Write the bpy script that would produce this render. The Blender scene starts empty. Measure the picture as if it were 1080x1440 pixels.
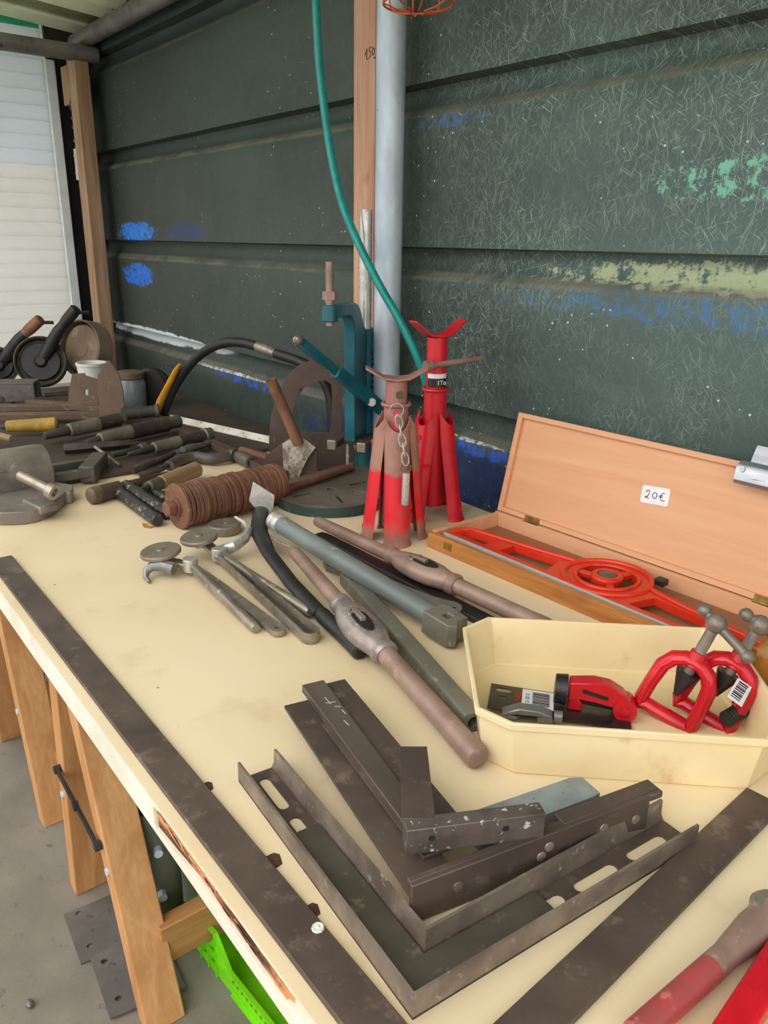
import bpy, math, random
from mathutils import Vector, Matrix, noise
from mathutils.geometry import tessellate_polygon
V = Vector
R = math.radians
rnd = random.Random(7)
scene = bpy.context.scene
COL = scene.collection

# ------------------------------------------------------------------ camera
FPX, EYE = 1105.0, 1.43
def cam_basis(pitch, roll, yaw):
    h = V((-math.cos(yaw), math.sin(yaw), 0)); up = V((0, 0, 1))
    fw = h * math.cos(pitch) - up * math.sin(pitch)
    r = fw.cross(up).normalized(); u = r.cross(fw)
    return r * math.cos(roll) + u * math.sin(roll), -r * math.sin(roll) + u * math.cos(roll), fw
CR, CU, CF = cam_basis(R(19.07), R(0.86), R(38.05))
cd = bpy.data.cameras.new('camera'); cam = bpy.data.objects.new('camera', cd); COL.objects.link(cam)
cd.sensor_fit = 'VERTICAL'; cd.sensor_height = 36; cd.lens = FPX / 1440 * 36
cd.clip_start = 0.02; cd.clip_end = 200
cam.matrix_world = Matrix(((CR.x, CU.x, -CF.x, 0), (CR.y, CU.y, -CF.y, 0), (CR.z, CU.z, -CF.z, EYE), (0, 0, 0, 1)))
scene.camera = cam

# ------------------------------------------------------------------ world, light, exposure
w = bpy.data.worlds.new('overcast_sky'); scene.world = w; w.use_nodes = True
bg = w.node_tree.nodes['Background']
bg.inputs[0].default_value = (1.0, 0.985, 0.955, 1); bg.inputs[1].default_value = 1.85
sd = bpy.data.lights.new('sun', 'SUN'); sun = bpy.data.objects.new('sun', sd); COL.objects.link(sun)
sd.energy = 1.1; sd.angle = R(55); sd.color = (1, .97, .92)
sun.rotation_euler = V((.15, -1, .85)).to_track_quat('Z', 'Y').to_euler()
scene.view_settings.view_transform = 'Standard'; scene.view_settings.look = 'None'
scene.view_settings.exposure = 0.0; scene.view_settings.gamma = 1
scene.view_settings.use_curve_mapping = False
scene.cycles.use_denoising = True
scene.cycles.max_bounces = 8
scene.cycles.caustics_reflective = False; scene.cycles.caustics_refractive = False

# ------------------------------------------------------------------ measuring helpers (photo pixel -> point of a real plane)
def ray(px, py): return CF * FPX + CR * (px - 540) - CU * (py - 720)
ZT = 0.75                       # table top height
def P(px, py, z=ZT):
    d = ray(px, py); return d * ((z - EYE) / d.z) + V((0, 0, EYE))
def PY(px, py, y):
    d = ray(px, py); return d * (y / d.y) + V((0, 0, EYE))
def PX(px, py, x):
    d = ray(px, py); return d * (x / d.x) + V((0, 0, EYE))
def PD(px, py, q):              # point on the vertical plane through q that faces the camera heading
    n = V((CF.x, CF.y, 0)); d = ray(px, py); return d * (n.dot(q) / n.dot(d)) + V((0, 0, EYE))

# ------------------------------------------------------------------ materials
def lin(c):
    if isinstance(c, str):
        c = [int(c[i:i + 2], 16) / 255 for i in (0, 2, 4)]
        c = [x / 12.92 if x <= .04045 else ((x + .055) / 1.055) ** 2.4 for x in c]
    return (c[0], c[1], c[2], 1)
class NT:
    def __init__(s, name):
        s.m = bpy.data.materials.new(name); s.m.use_nodes = True
        s.t = s.m.node_tree; s.b = s.t.nodes['Principled BSDF']
        s.tc = s.n('ShaderNodeTexCoord').outputs['Object']
    def n(s, typ, **k):
        n = s.t.nodes.new(typ)
        for a, v in k.items(): setattr(n, a, v)
        return n
    def l(s, a, b): s.t.links.new(a, b)
    def put(s, sock, v):
        if hasattr(v, 'is_linked') or hasattr(v, 'links'): s.l(v, sock)
        else: sock.default_value = v
    def mapped(s, stretch=(1, 1, 1), rot=(0, 0, 0), loc=(0, 0, 0), typ='POINT'):
        n = s.n('ShaderNodeMapping', vector_type=typ); s.l(s.tc, n.inputs[0])
        n.inputs['Scale'].default_value = stretch; n.inputs['Rotation'].default_value = rot; n.inputs['Location'].default_value = loc
        return n.outputs[0]
    def noise(s, scale, detail=4, rough=.55, vec=None, dist=0):
        n = s.n('ShaderNodeTexNoise'); s.l(vec or s.tc, n.inputs['Vector'])
        n.inputs['Scale'].default_value = scale; n.inputs['Detail'].default_value = detail
        n.inputs['Roughness'].default_value = rough; n.inputs['Distortion'].default_value = dist
        return n.outputs['Fac']
    def step(s, v, a, b):
        n = s.n('ShaderNodeMapRange', interpolation_type='SMOOTHSTEP'); s.l(v, n.inputs[0])
        n.inputs[1].default_value = a; n.inputs[2].default_value = b
        return n.outputs[0]
    def math(s, op, a, b=0.0):
        n = s.n('ShaderNodeMath', operation=op); s.put(n.inputs[0], a); s.put(n.inputs[1], b); return n.outputs[0]
    def mix(s, f, a, b):
        n = s.n('ShaderNodeMix', data_type='RGBA'); s.put(n.inputs[0], f)
        s.put(n.inputs[6], a if not isinstance(a, (tuple, str, list)) else lin(a))
        s.put(n.inputs[7], b if not isinstance(b, (tuple, str, list)) else lin(b)); return n.outputs[2]
    def bump(s, h, strength=.3, dist=.002):
        n = s.n('ShaderNodeBump'); s.l(h, n.inputs['Height'])
        n.inputs['Strength'].default_value = strength; n.inputs['Distance'].default_value = dist
        s.l(n.outputs[0], s.b.inputs['Normal'])
    def done(s, col, rough=.5, metal=0.0, spec=None):
        s.put(s.b.inputs['Base Color'], col if not isinstance(col, (tuple, str, list)) else lin(col))
        s.put(s.b.inputs['Roughness'], rough); s.put(s.b.inputs['Metallic'], metal)
        if spec is not None: s.b.inputs['Specular IOR Level'].default_value = spec
        return s.m

def MAT(name, c1, c2=None, scale=25, thr=(.35, .65), rough=.5, metal=0.0, bump=.15, bscale=None, c3=None, thr3=(.6, .68), scale3=60, stretch=(1, 1, 1), spec=None):
    k = NT(name); vec = k.mapped(stretch)
    col = c1
    if c2 is not None:
        col = k.mix(k.step(k.noise(scale, 5, .6, vec), *thr), c1, c2)
    if c3 is not None:
        v2 = k.mapped(stretch, loc=(3.1, 1.7, 5.2))
        col = k.mix(k.step(k.noise(scale3, 4, .65, v2), *thr3), col, c3)
    if bump: k.bump(k.noise(bscale or scale * 6, 4, .6, vec), bump, .002)
    rg = k.math('ADD', k.math('MULTIPLY', k.math('SUBTRACT', k.noise(scale * 1.7, 4, .65, vec), .5), .45), rough)
    return k.done(col, rg, metal, spec)
def WOOD(name, c1, c2, axis=0, scale=14, rough=.55, knots=True):
    k = NT(name); st = [1, 1, 1]; st[axis] = .07
    v = k.mapped(tuple(st)); f = k.step(k.noise(scale * 3, 6, .6, v, .6), .3, .72)
    g = k.step(k.noise(scale * 11, 3, .6, v), .35, .7)
    col = k.mix(f, c1, c2); col = k.mix(k.math('MULTIPLY', g, .35), col, c2)
    if knots:
        st2 = [1, 1, 1]; st2[axis] = .45
        col = k.mix(k.step(k.noise(scale * .8, 2, .4, k.mapped(tuple(st2), loc=(4, 2, 7))), .68, .78), col, tuple(x * .45 for x in lin(c2)[:3]))
    k.bump(g, .15, .001)
    return k.done(col, rough)

# ------------------------------------------------------------------ mesh helpers
class MB:
    def __init__(s): s.v = []; s.f = []
    def add(s, vs, fs, M=None):
        o = len(s.v)
        s.v += [tuple(M @ V(v)) if M is not None else tuple(v) for v in vs]
        s.f += [tuple(i + o for i in f) for f in fs]; return s
    def box(s, x0, x1, y0, y1, z0, z1, M=None):
        vs = [(x, y, z) for z in (z0, z1) for y in (y0, y1) for x in (x0, x1)]
        return s.add(vs, [(0, 2, 3, 1), (4, 5, 7, 6), (0, 1, 5, 4), (2, 6, 7, 3), (0, 4, 6, 2), (1, 3, 7, 5)], M)
    def bar(s, p0, p1, wd, ht, up=V((0, 0, 1))):        # box between two points
        M, L = frame(p0, p1, up); return s.box(0, L, -wd / 2, wd / 2, -ht / 2, ht / 2, M)
    def tube(s, pts, r, seg=14, caps=True, closed=False, M=None, squash=1.0, up0=None):
        pts = [V(p) for p in pts]; n = len(pts)
        rs = [r] * n if not hasattr(r, '__len__') else list(r)
        tg = []
        for i in range(n):
            a = pts[(i - 1) % n] if (i or closed) else pts[0]; b = pts[(i + 1) % n] if (i < n - 1 or closed) else pts[-1]
            t = (b - a); tg.append(t.normalized() if t.length > 1e-9 else V((0, 0, 1)))
        for i in range(1, n):
            if (pts[i] - pts[i - 1]).length < 1e-9: pass
        t0 = tg[0]; ref = up0 or (V((0, 0, 1)) if abs(t0.z) < .9 else V((1, 0, 0)))
        u = (ref - t0 * ref.dot(t0)).normalized()
        vs = []; fs = []
        for i in range(n):
            t = tg[i]; u = (u - t * u.dot(t)); u = u.normalized() if u.length > 1e-6 else t.orthogonal().normalized()
            w2 = t.cross(u)
            for k in range(seg):
                a = 2 * math.pi * k / seg
                vs.append(pts[i] + u * (math.cos(a) * rs[i] * squash) + w2 * (math.sin(a) * rs[i]))
        for i in range(n if closed else n - 1):
            for k in range(seg):
                a, b = i * seg + k, i * seg + (k + 1) % seg; c, d = ((i + 1) % n) * seg + (k + 1) % seg, ((i + 1) % n) * seg + k
                fs.append((a, b, c, d))
        if caps and not closed:
            fs.append(tuple(range(seg - 1, -1, -1))); fs.append(tuple(range((n - 1) * seg, n * seg)))
        return s.add(vs, fs, M)
    def cyl(s, p0, p1, r0, r1=None, seg=16, M=None): return s.tube([p0, p1], [r0, r0 if r1 is None else r1], seg, M=M)
    def pipe(s, p0, p1, ro, ri, seg=18, M=None):          # open hollow tube
        p0, p1 = V(p0), V(p1); e = (p1 - p0)
        s.tube([p0, p1, p1, p0], [ro, ro, ri, ri], seg, caps=False, closed=False, M=M) if False else None
        t = e.normalized(); u = t.orthogonal().normalized(); w2 = t.cross(u); vs = []; fs = []
        for (p, r) in ((p0, ro), (p1, ro), (p1, ri), (p0, ri)):
            for k in range(seg):
                a = 2 * math.pi * k / seg; vs.append(p + u * math.cos(a) * r + w2 * math.sin(a) * r)
        for i in range(4):
            for k in range(seg):
                fs.append((i * seg + k, i * seg + (k + 1) % seg, ((i + 1) % 4) * seg + (k + 1) % seg, ((i + 1) % 4) * seg + k))
        return s.add(vs, fs, M)
    def lathe(s, prof, seg=24, M=None, a0=0, a1=2 * math.pi):
        full = abs(a1 - a0 - 2 * math.pi) < 1e-6; ns = seg if full else seg + 1
        vs = [(r * math.cos(a0 + (a1 - a0) * k / seg), r * math.sin(a0 + (a1 - a0) * k / seg), z) for (r, z) in prof for k in range(ns)]
        fs = []
        for i in range(len(prof) - 1):
            for k in range(seg):
                b = (k + 1) % ns; fs.append((i * ns + k, i * ns + b, (i + 1) * ns + b, (i + 1) * ns + k))
        if full:
            if prof[0][0] > 1e-6: fs.append(tuple(range(ns - 1, -1, -1)))
            if prof[-1][0] > 1e-6: fs.append(tuple(range((len(prof) - 1) * ns, len(prof) * ns)))
        return s.add(vs, fs, M)
    def plate(s, outer, holes=(), z0=0.0, z1=.004, M=None):  # flat plate with holes
        loops = [list(outer)] + [list(h) for h in holes]
        flat = [p for lp in loops for p in lp]; n = len(flat)
        tri = tessellate_polygon([[V((p[0], p[1], 0)) for p in lp] for lp in loops])
        vs = [(p[0], p[1], z0) for p in flat] + [(p[0], p[1], z1) for p in flat]; fs = []
        for t in tri:
            a, b, c = (flat[i] for i in t)
            ccw = (b[0] - a[0]) * (c[1] - a[1]) - (b[1] - a[1]) * (c[0] - a[0]) > 0
            t = tuple(t) if ccw else tuple(reversed(t))
            fs.append(tuple(reversed(t))); fs.append(tuple(i + n for i in t))
        o = 0
        for li, lp in enumerate(loops):
            m = len(lp); ar = sum(lp[i][0] * lp[(i + 1) % m][1] - lp[(i + 1) % m][0] * lp[i][1] for i in range(m))
            flip = (ar > 0) == (li > 0)
            for i in range(m):
                q = (o + i, o + (i + 1) % m, n + o + (i + 1) % m, n + o + i)
                fs.append(tuple(reversed(q)) if flip else q)
            o += m
        return s.add(vs, fs, M)
    def ball(s, c, r, seg=14, rings=8, sc=(1, 1, 1)):
        prof = [(r * math.sin(math.pi * i / rings), -r * math.cos(math.pi * i / rings)) for i in range(rings + 1)]
        prof[0] = (0, -r); prof[-1] = (0, r)
        return s.lathe(prof, seg, Matrix.Translation(V(c)) @ Matrix.Diagonal((sc[0], sc[1], sc[2], 1)))
    def loft(s, secs, caps=True, M=None):                  # list of equal-length 3-D loops
        n = len(secs[0]); vs = [p for sc in secs for p in sc]; fs = []
        for i in range(len(secs) - 1):
            for k in range(n):
                fs.append((i * n + k, i * n + (k + 1) % n, (i + 1) * n + (k + 1) % n, (i + 1) * n + k))
        if caps: fs.append(tuple(range(n - 1, -1, -1))); fs.append(tuple(range((len(secs) - 1) * n, len(secs) * n)))
        return s.add(vs, fs, M)
def frame(p0, p1, up=V((0, 0, 1))):
    p0, p1 = V(p0), V(p1); x = p1 - p0; L = x.length; x.normalize()
    z = up - x * up.dot(x)
    if z.length < 1e-6: z = x.orthogonal()
    z.normalize(); y = z.cross(x)
    return Matrix(((x.x, y.x, z.x, p0.x), (x.y, y.y, z.y, p0.y), (x.z, y.z, z.z, p0.z), (0, 0, 0, 1))), L
def circ(cx, cy, r, n=16, a0=0, a1=2 * math.pi, ry=None):
    full = abs(a1 - a0 - 2 * math.pi) < 1e-6
    return [(cx + r * math.cos(a0 + (a1 - a0) * i / (n if full else n - 1)), cy + (ry or r) * math.sin(a0 + (a1 - a0) * i / (n if full else n - 1))) for i in range(n)]
def slot(x0, x1, y, r, n=6):
    return circ(x1 - r, y, r, n, -math.pi / 2, math.pi / 2) + circ(x0 + r, y, r, n, math.pi / 2, 3 * math.pi / 2)
def obj(name, mb, mat, parent=None, label=None, bevel=0, smooth=35, kind=None, M=None):
    me = bpy.data.meshes.new(name)
    if mb is not None: me.from_pydata([tuple(v) for v in mb.v], [], mb.f)
    me.validate(); me.update()
    if smooth and len(me.polygons):
        me.polygons.foreach_set('use_smooth', [True] * len(me.polygons)); me.set_sharp_from_angle(angle=R(smooth))
    me.materials.append(mat)
    o = bpy.data.objects.new(name, me); COL.objects.link(o)
    if M is not None: o.matrix_world = M
    if parent is not None: o.parent = parent
    if label: o['label'] = label
    if kind: o['kind'] = kind
    if bevel:
        b = o.modifiers.new('bevel', 'BEVEL'); b.width = bevel; b.segments = 2; b.limit_method = 'ANGLE'; b.angle_limit = R(40)
    return o
def tag(o, label, cat, group=None):
    o['label'] = label; o['category'] = cat
    if group: o['group'] = group
    return o
class Thing:                                              # an Empty with a frame; parts are built in its local coordinates
    def __init__(s, name, label, cat, M=None, group=None):
        s.o = bpy.data.objects.new(name, None); COL.objects.link(s.o); s.o.empty_display_size = .05
        s.M = M if isinstance(M, Matrix) else Matrix.Translation(V(M or (0, 0, 0)))
        s.o.matrix_world = s.M; s.I = s.M.inverted()
        tag(s.o, label, cat, group)
    def L(s, p): return s.I @ V(p)
    def part(s, name, mb, mat, label=None, **k): return obj(name, mb, mat, k.pop('parent', s.o), label, **k)
def rotz(p, deg): return Matrix.Translation(V(p)) @ Matrix.Rotation(R(deg), 4, 'Z')
def copy_thing(root, M, label=None, group=None):
    r = root.copy(); COL.objects.link(r); r.matrix_world = M
    if label: r['label'] = label
    if group: r['group'] = group
    for ch in root.children:
        c = ch.copy(); COL.objects.link(c); c.parent = r
        for g in ch.children:
            d = g.copy(); COL.objects.link(d); d.parent = c
    return r
def strokes(mb, lines, r, M=None, seg=5):                 # handwriting as thin raised ink
    for ln in lines: mb.tube([V((x, y, 0)) for x, y in ln], r, seg, M=M)
def text_mesh(txt, size, M, mat, name, parent, ext=.0003, label=None):
    cu = bpy.data.curves.new(name, 'FONT'); cu.body = txt; cu.size = size; cu.extrude = ext; cu.align_x = 'CENTER'; cu.align_y = 'CENTER'
    t = bpy.data.objects.new(name + '_src', cu); COL.objects.link(t)
    dg = bpy.context.evaluated_depsgraph_get(); me = bpy.data.meshes.new_from_object(t.evaluated_get(dg))
    bpy.data.objects.remove(t); me.materials.clear(); me.materials.append(mat)
    me.transform(M); o = bpy.data.objects.new(name, me); COL.objects.link(o); o.parent = parent
    if label: o['label'] = label
    return o
# ------------------------------------------------------------------ materials
def wall_mat():
    k = NT('green_fibreglass')
    sep = k.n('ShaderNodeSeparateXYZ'); k.l(k.tc, sep.inputs[0]); X, Y, Zz = sep.outputs
    col = k.mix(k.step(k.noise(2.2, 5, .6), .35, .68), '3b4942', '2a3834')
    col = k.mix(k.math('MULTIPLY', k.step(k.noise(30, 5, .7), .45, .75), .5), col, '42514a')
    # dusty brownish veil to the left end
    col = k.mix(k.math('MULTIPLY', k.step(X, -2.3, -4.0), .65), col, '32352f')
    col = k.mix(k.math('MULTIPLY', k.math('MULTIPLY', k.step(X, -1.9, -.7), k.step(k.noise(1.6, 3), .35, .6)), .6), col, '56706f')
    # fibres showing as fine pale scratches in several directions
    sc = None
    for i, (a, s1, ln_) in enumerate(((.35, 480, 18), (-.5, 520, 20), (.9, 560, 24), (-1.05, 500, 22), (.06, 440, 15), (1.35, 560, 28), (-.2, 500, 17), (.6, 600, 22), (-.75, 540, 19))):
        v = k.mapped((1 / s1, 1, 1 / ln_), (0, a, 0), (i * 3.3, 0, i * 1.7), 'TEXTURE')
        f = k.step(k.noise(1.0, 1, .5, v, .35), .66, .78)
        sc = f if sc is None else k.math('MAXIMUM', sc, f)
    amt = k.math('MULTIPLY', k.math('ADD', k.step(X, -2.1, -1.3), k.math('MULTIPLY', k.step(X, -4.2, -2.5), .22)), k.step(k.noise(3, 3), .22, .62))
    amt = k.math('MULTIPLY', amt, .62)
    scr = k.math('MULTIPLY', sc, amt)
    col = k.mix(scr, col, 'a3b8ac')
    col = k.mix(k.math('MULTIPLY', k.math('MULTIPLY', k.step(k.noise(4, 5, .7, k.mapped((.3, 1, 1.5))), .5, .75), .4), k.step(X, -2.0, -1.0)), col, '667d70')
    def patch(col, x, z, rx, rz, c, lo, hi, nscale, strength=1.0):
        dx = k.math('DIVIDE', k.math('SUBTRACT', X, x), rx); dz = k.math('DIVIDE', k.math('SUBTRACT', Zz, z), rz)
        d = k.math('ADD', k.math('MULTIPLY', dx, dx), k.math('MULTIPLY', dz, dz))
        e = k.step(d, 1.15, .1)
        n = k.math('MULTIPLY', k.step(k.math('ADD', k.noise(nscale, 6, .75), k.math('MULTIPLY', k.math('SUBTRACT', e, 1.0), .30)), lo, hi), strength)
        e = k.step(d, 1.15, .9)
        return k.mix(k.math('MULTIPLY', e, n), col, c)
    col = patch(col, -.85, 1.368, .62, .045, 'b3bf98', .40, .50, 30, .85)      # pale yellow-green mottling on the rib
    col = patch(col, -.80, 1.55, .42, .07, '7cc3ab', .49, .56, 30, .9)  # teal light showing through the sheet, put into the base colour
    col = patch(col, -.55, 1.53, .30, .10, '7cc3ab', .48, .56, 30, .9)
    col = patch(col, -.9, 1.30, .8, .05, '3d6fa5', .45, .62, 40, .8)  # blue patches from here: light leaking through the sheet, painted as colour
    col = patch(col, -1.7, 1.725, .25, .03, '4468a0', .45, .6, 30, .7)
    col = patch(col, -3.86, 1.452, .30, .06, '2a7fe6', .36, .50, 38)
    col = patch(col, -3.3, 1.45, .30, .05, '27418a', .38, .55, 24, .6)
    col = patch(col, -3.88, 1.255, .26, .075, '2272e2', .38, .50, 38)
    col = patch(col, -1.75, .80, .75, .12, '16295e', .25, .5, 12, .9)
    col = patch(col, -1.5, .885, .22, .03, '1d5fd0', .40, .6, 40, .9)
    col = patch(col, -2.75, .885, .62, .03, '1d55d0', .46, .6, 22, .9)
    col = patch(col, -3.75, .978, .75, .034, 'd7e1e4', .14, .34, 8, .95)           # bright strip on the lap: sky reflection put into the colour
    col = patch(col, -3.0, .905, .5, .008, 'e8f2f2', .4, .5, 60)  # light leaking along the rib edge, painted as white dots
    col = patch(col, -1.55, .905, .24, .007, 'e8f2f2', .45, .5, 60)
    vo = k.n('ShaderNodeTexVoronoi'); k.l(k.tc, vo.inputs['Vector']); vo.inputs['Scale'].default_value = 34
    dots = k.math('MULTIPLY', k.step(k.math('ADD', vo.outputs['Distance'], k.math('MULTIPLY', k.noise(90, 3), .12)), .16, .12), k.step(k.noise(2.6, 3), .50, .56))
    col = k.mix(dots, col, 'b9e3d4')
    # dust caught on the sloping ledges of the ribs
    led = None
    for zb in (.50, .915, 1.34, 1.755, 2.17):
        dz_ = k.math('ABSOLUTE', k.math('SUBTRACT', Zz, zb - .002)); s_ = k.step(dz_, .017, .006)
        led = s_ if led is None else k.math('MAXIMUM', led, s_)
    col = k.mix(k.math('MULTIPLY', led, k.math('MULTIPLY', k.step(k.noise(7, 5, .7), .3, .6), .7)), col, '757165')
    k.bump(k.math('ADD', k.noise(60, 5, .7), k.math('MULTIPLY', sc, .6)), .35, .004)
    return k.done(col, k.math('ADD', .42, k.math('MULTIPLY', k.noise(6, 3), .25)), 0, .5)
m_wall = wall_mat()
m_white = MAT('white_plank', 'e9eef2', 'dde4e8', 5, bump=.03, rough=.45)
_t = m_white.node_tree; _b = _t.nodes['Principled BSDF']; _tr = _t.nodes.new('ShaderNodeBsdfTranslucent'); _mx = _t.nodes.new('ShaderNodeMixShader')
_tr.inputs[0].default_value = (.86, .91, .95, 1); _mx.inputs[0].default_value = .60          # thin white plastic slats let daylight through
_t.links.new(_b.outputs[0], _mx.inputs[1]); _t.links.new(_tr.outputs[0], _mx.inputs[2]); _t.links.new(_mx.outputs[0], _t.nodes['Material Output'].inputs[0])
m_white2 = m_white.copy(); m_white2.name = 'cream_white_plank'
for n_ in m_white2.node_tree.nodes:
    if n_.type == 'MIX': n_.inputs[6].default_value = lin('eff0ec'); n_.inputs[7].default_value = lin('e4e5e0')
    if n_.type == 'BSDF_TRANSLUCENT': n_.inputs[0].default_value = (.92, .92, .90, 1)
m_whitetrim = MAT('white_trim', 'e3e9ec', 'd2dade', 8, bump=.03, rough=.4)
m_darkwall = MAT('dark_gap_panel', '1d1a1a', '2a2524', 6, rough=.8)
m_roof = MAT('weathered_roof_sheet', 'c3c7ab', '9aa086', 5, c3='6f745e', scale3=9, thr3=(.55, .75), rough=.9, bump=.3, bscale=50)
_t = m_roof.node_tree; _b = _t.nodes['Principled BSDF']; _tr = _t.nodes.new('ShaderNodeBsdfTranslucent'); _mx = _t.nodes.new('ShaderNodeMixShader')
_tr.inputs[0].default_value = (.72, .74, .6, 1); _mx.inputs[0].default_value = .55
_t.links.new(_b.outputs[0], _mx.inputs[1]); _t.links.new(_tr.outputs[0], _mx.inputs[2]); _t.links.new(_mx.outputs[0], _t.nodes['Material Output'].inputs[0])
m_greensheet = MAT('green_translucent', '2fb98a', '23936d', 6, rough=.3)
m_galv = MAT('galvanised_steel', 'cbd7e3', 'aebcca', 14, c3='737d86', scale3=45, thr3=(.66, .72), rough=.45, metal=.15, bump=.08, stretch=(1, 1, .4))
m_pipe = MAT('dull_steel_pipe', '837f7b', '696460', 9, c3='55504b', scale3=30, rough=.5, metal=.4, bump=.1)
m_post = WOOD('post_wood', 'b5977a', '91704f', 2, 10, .7)
m_post2 = WOOD('reddish_post_wood', 'd3a98e', 'b98468', 2, 12, .65)
m_legwood = WOOD('trestle_wood', 'd3a06a', 'b67f4c', 2, 10, .5)
m_legwoodx = WOOD('trestle_wood_cross', 'c0905c', 'a37242', 1, 10, .5)
m_concrete = MAT('concrete_floor', '8a8377', '757065', 3.2, c3='585249', scale3=26, thr3=(.60, .78), rough=.9, bump=.35, bscale=120)
def table_mat():
    k = NT('cream_paint')
    col = k.mix(k.step(k.noise(2.3, 4), .35, .7), 'e6d4b3', 'ddc9a3')
    col = k.mix(k.math('MULTIPLY', k.step(k.noise(9, 5, .65), .56, .72), .35), col, 'c7b08a')
    col = k.mix(k.step(k.noise(70, 3, .6, k.mapped((1, 1, 1), loc=(5, 2, 1))), .735, .76), col, '6d573d')
    vo = k.n('ShaderNodeTexVoronoi'); k.l(k.tc, vo.inputs['Vector']); vo.inputs['Scale'].default_value = 16
    sp_ = k.math('MULTIPLY', k.step(k.math('ADD', vo.outputs['Distance'], k.math('MULTIPLY', k.noise(160, 2), .06)), .075, .055), k.step(k.noise(4.5, 3), .50, .56))
    col = k.mix(sp_, col, '5c4a36')
    v = k.mapped((4, 60, 1), (0, 0, .6)); col = k.mix(k.math('MULTIPLY', k.step(k.noise(1, 2, .5, v), .72, .8), .3), col, 'cdb896')
    k.bump(k.noise(140, 3), .04, .001)
    return k.done(col, .42, 0, .4)
m_table = table_mat()
m_edge = MAT('white_edge_paint', 'f0ece0', 'e2dcc8', 9, c3='9a8b70', scale3=55, thr3=(.68, .72), rough=.5, bump=.08)
m_rawwood = MAT('splintered_wood', 'd09463', '5a3520', 34, stretch=(.2, 1, 1), rough=.9, bump=.8, bscale=90, thr=(.42, .56), c3='2c1a12', scale3=40, thr3=(.58, .64))
m_hole = MAT('brown_hole', '3a2418', '5a3a26', 120, rough=.9)
m_bar = MAT('dark_oxidised_steel', '64554d', '50433d', 7, c3='7d6e64', scale3=30, thr3=(.55, .75), rough=.5, metal=.3, bump=.12, bscale=120)
m_bare = MAT('worn_steel', '94867a', '6e6157', 12, c3='b3a79a', scale3=60, thr3=(.6, .72), rough=.42, metal=.35, bump=.1)
m_blk = MAT('black_iron', '1a1a1b', '262423', 20, rough=.5, bump=.1)
m_greyplate = MAT('grey_sheet_steel', '77736f', '65615d', 8, c3='54504c', scale3=40, rough=.5, metal=.4, bump=.05)
m_lime = MAT('lime_plastic', '7ddc17', '72cc12', 10, rough=.4, bump=.03)
m_blue = MAT('blue_plastic_bag', '1a6fb0', '12508a', 8, rough=.4, bump=.3, bscale=14)
m_cylgrey = MAT('grey_green_metal_tube', '6c6f64', '585b51', 7, rough=.5, metal=.2, bump=.06)
m_tub = MAT('white_plastic', 'dcdcd6', 'c8c6bc', 8, rough=.4, bump=.03)

# ------------------------------------------------------------------ setting
o = obj('floor', MB().box(-14, 10, -14, 14, -.1, 0), m_concrete, kind='structure')
# back wall: trapezoid fibreglass sheets with recessed horizontal ribs
YW = 1.5
prof = [(YW, 0)]
for zb, zt in ((.085, .16), (.50, .575), (.915, .995), (1.34, 1.412), (1.755, 1.822), (2.17, 2.24)):
    prof += [(YW, zb - .012), (YW + .012, zb), (YW + .034, zb + .016), (YW + .046, zt - .016), (YW + .042, zt - .003), (YW - .004, zt + .002), (YW - .002, zt + .016), (YW, zt + .05)]
prof += [(YW, 2.5)]
pf = [prof[0]]
for (ya, za), (yb, zb) in zip(prof, prof[1:]):
    n = max(1, int((zb - za) / .05))
    pf += [(ya + (yb - ya) * i / n, za + (zb - za) * i / n) for i in range(1, n + 1)]
wall = bpy.data.objects.new('wall_back', None); COL.objects.link(wall); wall['kind'] = 'structure'
for x0, x1, dy in ((-4.5, -1.93, 0), (-1.96, 1.6, .004)):
    mb = MB(); nx = int((x1 - x0) / .06); np_ = len(pf); vs = []; fs = []
    for i in range(nx + 1):
        x = x0 + (x1 - x0) * i / nx
        for (y, z) in pf:
            vs.append((x, y + dy + .006 * noise.noise(V((x * 1.3, z * 2.1, 3))) + .003 * noise.noise(V((x * 5, z * 6, 9))), z))
    for i in range(nx):
        for j in range(np_ - 1): fs.append((i * np_ + j, (i + 1) * np_ + j, (i + 1) * np_ + j + 1, i * np_ + j + 1))
    mb.add(vs, fs); q = obj('panel', mb, m_wall, wall, smooth=50)
    s = q.modifiers.new('thickness', 'SOLIDIFY'); s.thickness = .004; s.offset = -1
# far left wall: white planks, trim, dark gap
XL = -4.35
ye = PX(62, 95, XL).y; z1 = PX(30, 102, XL).z; z2 = PX(30, 435, XL).z; pit = (z1 - z2) / 16.3
wl = bpy.data.objects.new('wall_left', None); COL.objects.link(wl); wl['kind'] = 'structure'
n = 0
z = z1 + 3 * pit
while z > .3:
    obj('plank', MB().add([(XL, -2.2, z - pit), (XL, -2.2, z - .008), (XL - .007, -2.2, z - .002), (XL - .014, -2.2, z), (XL - .014, -2.2, z - pit),
                           (XL, ye, z - pit), (XL, ye, z - .008), (XL - .007, ye, z - .002), (XL - .014, ye, z), (XL - .014, ye, z - pit)],
                          [(0, 1, 6, 5), (1, 2, 7, 6), (2, 3, 8, 7), (3, 4, 9, 8), (4, 0, 5, 9), (4, 3, 2, 1, 0), (5, 6, 7, 8, 9)]), m_white if z > 1.78 else m_white2, wl, smooth=0)
    z -= pit
ye2 = PX(76, 95, XL).y
obj('trim_1', MB().box(XL - .03, XL + .02, ye, ye2, 0, 2.22), m_whitetrim, kind='structure', bevel=.004)
obj('wall_left_corner', MB().box(XL - .06, XL - .035, ye2 - .02, 1.56, 0, 2.5), m_darkwall, kind='structure')  # dark panel fills the gap; the gap's shade is put into its colour
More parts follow.
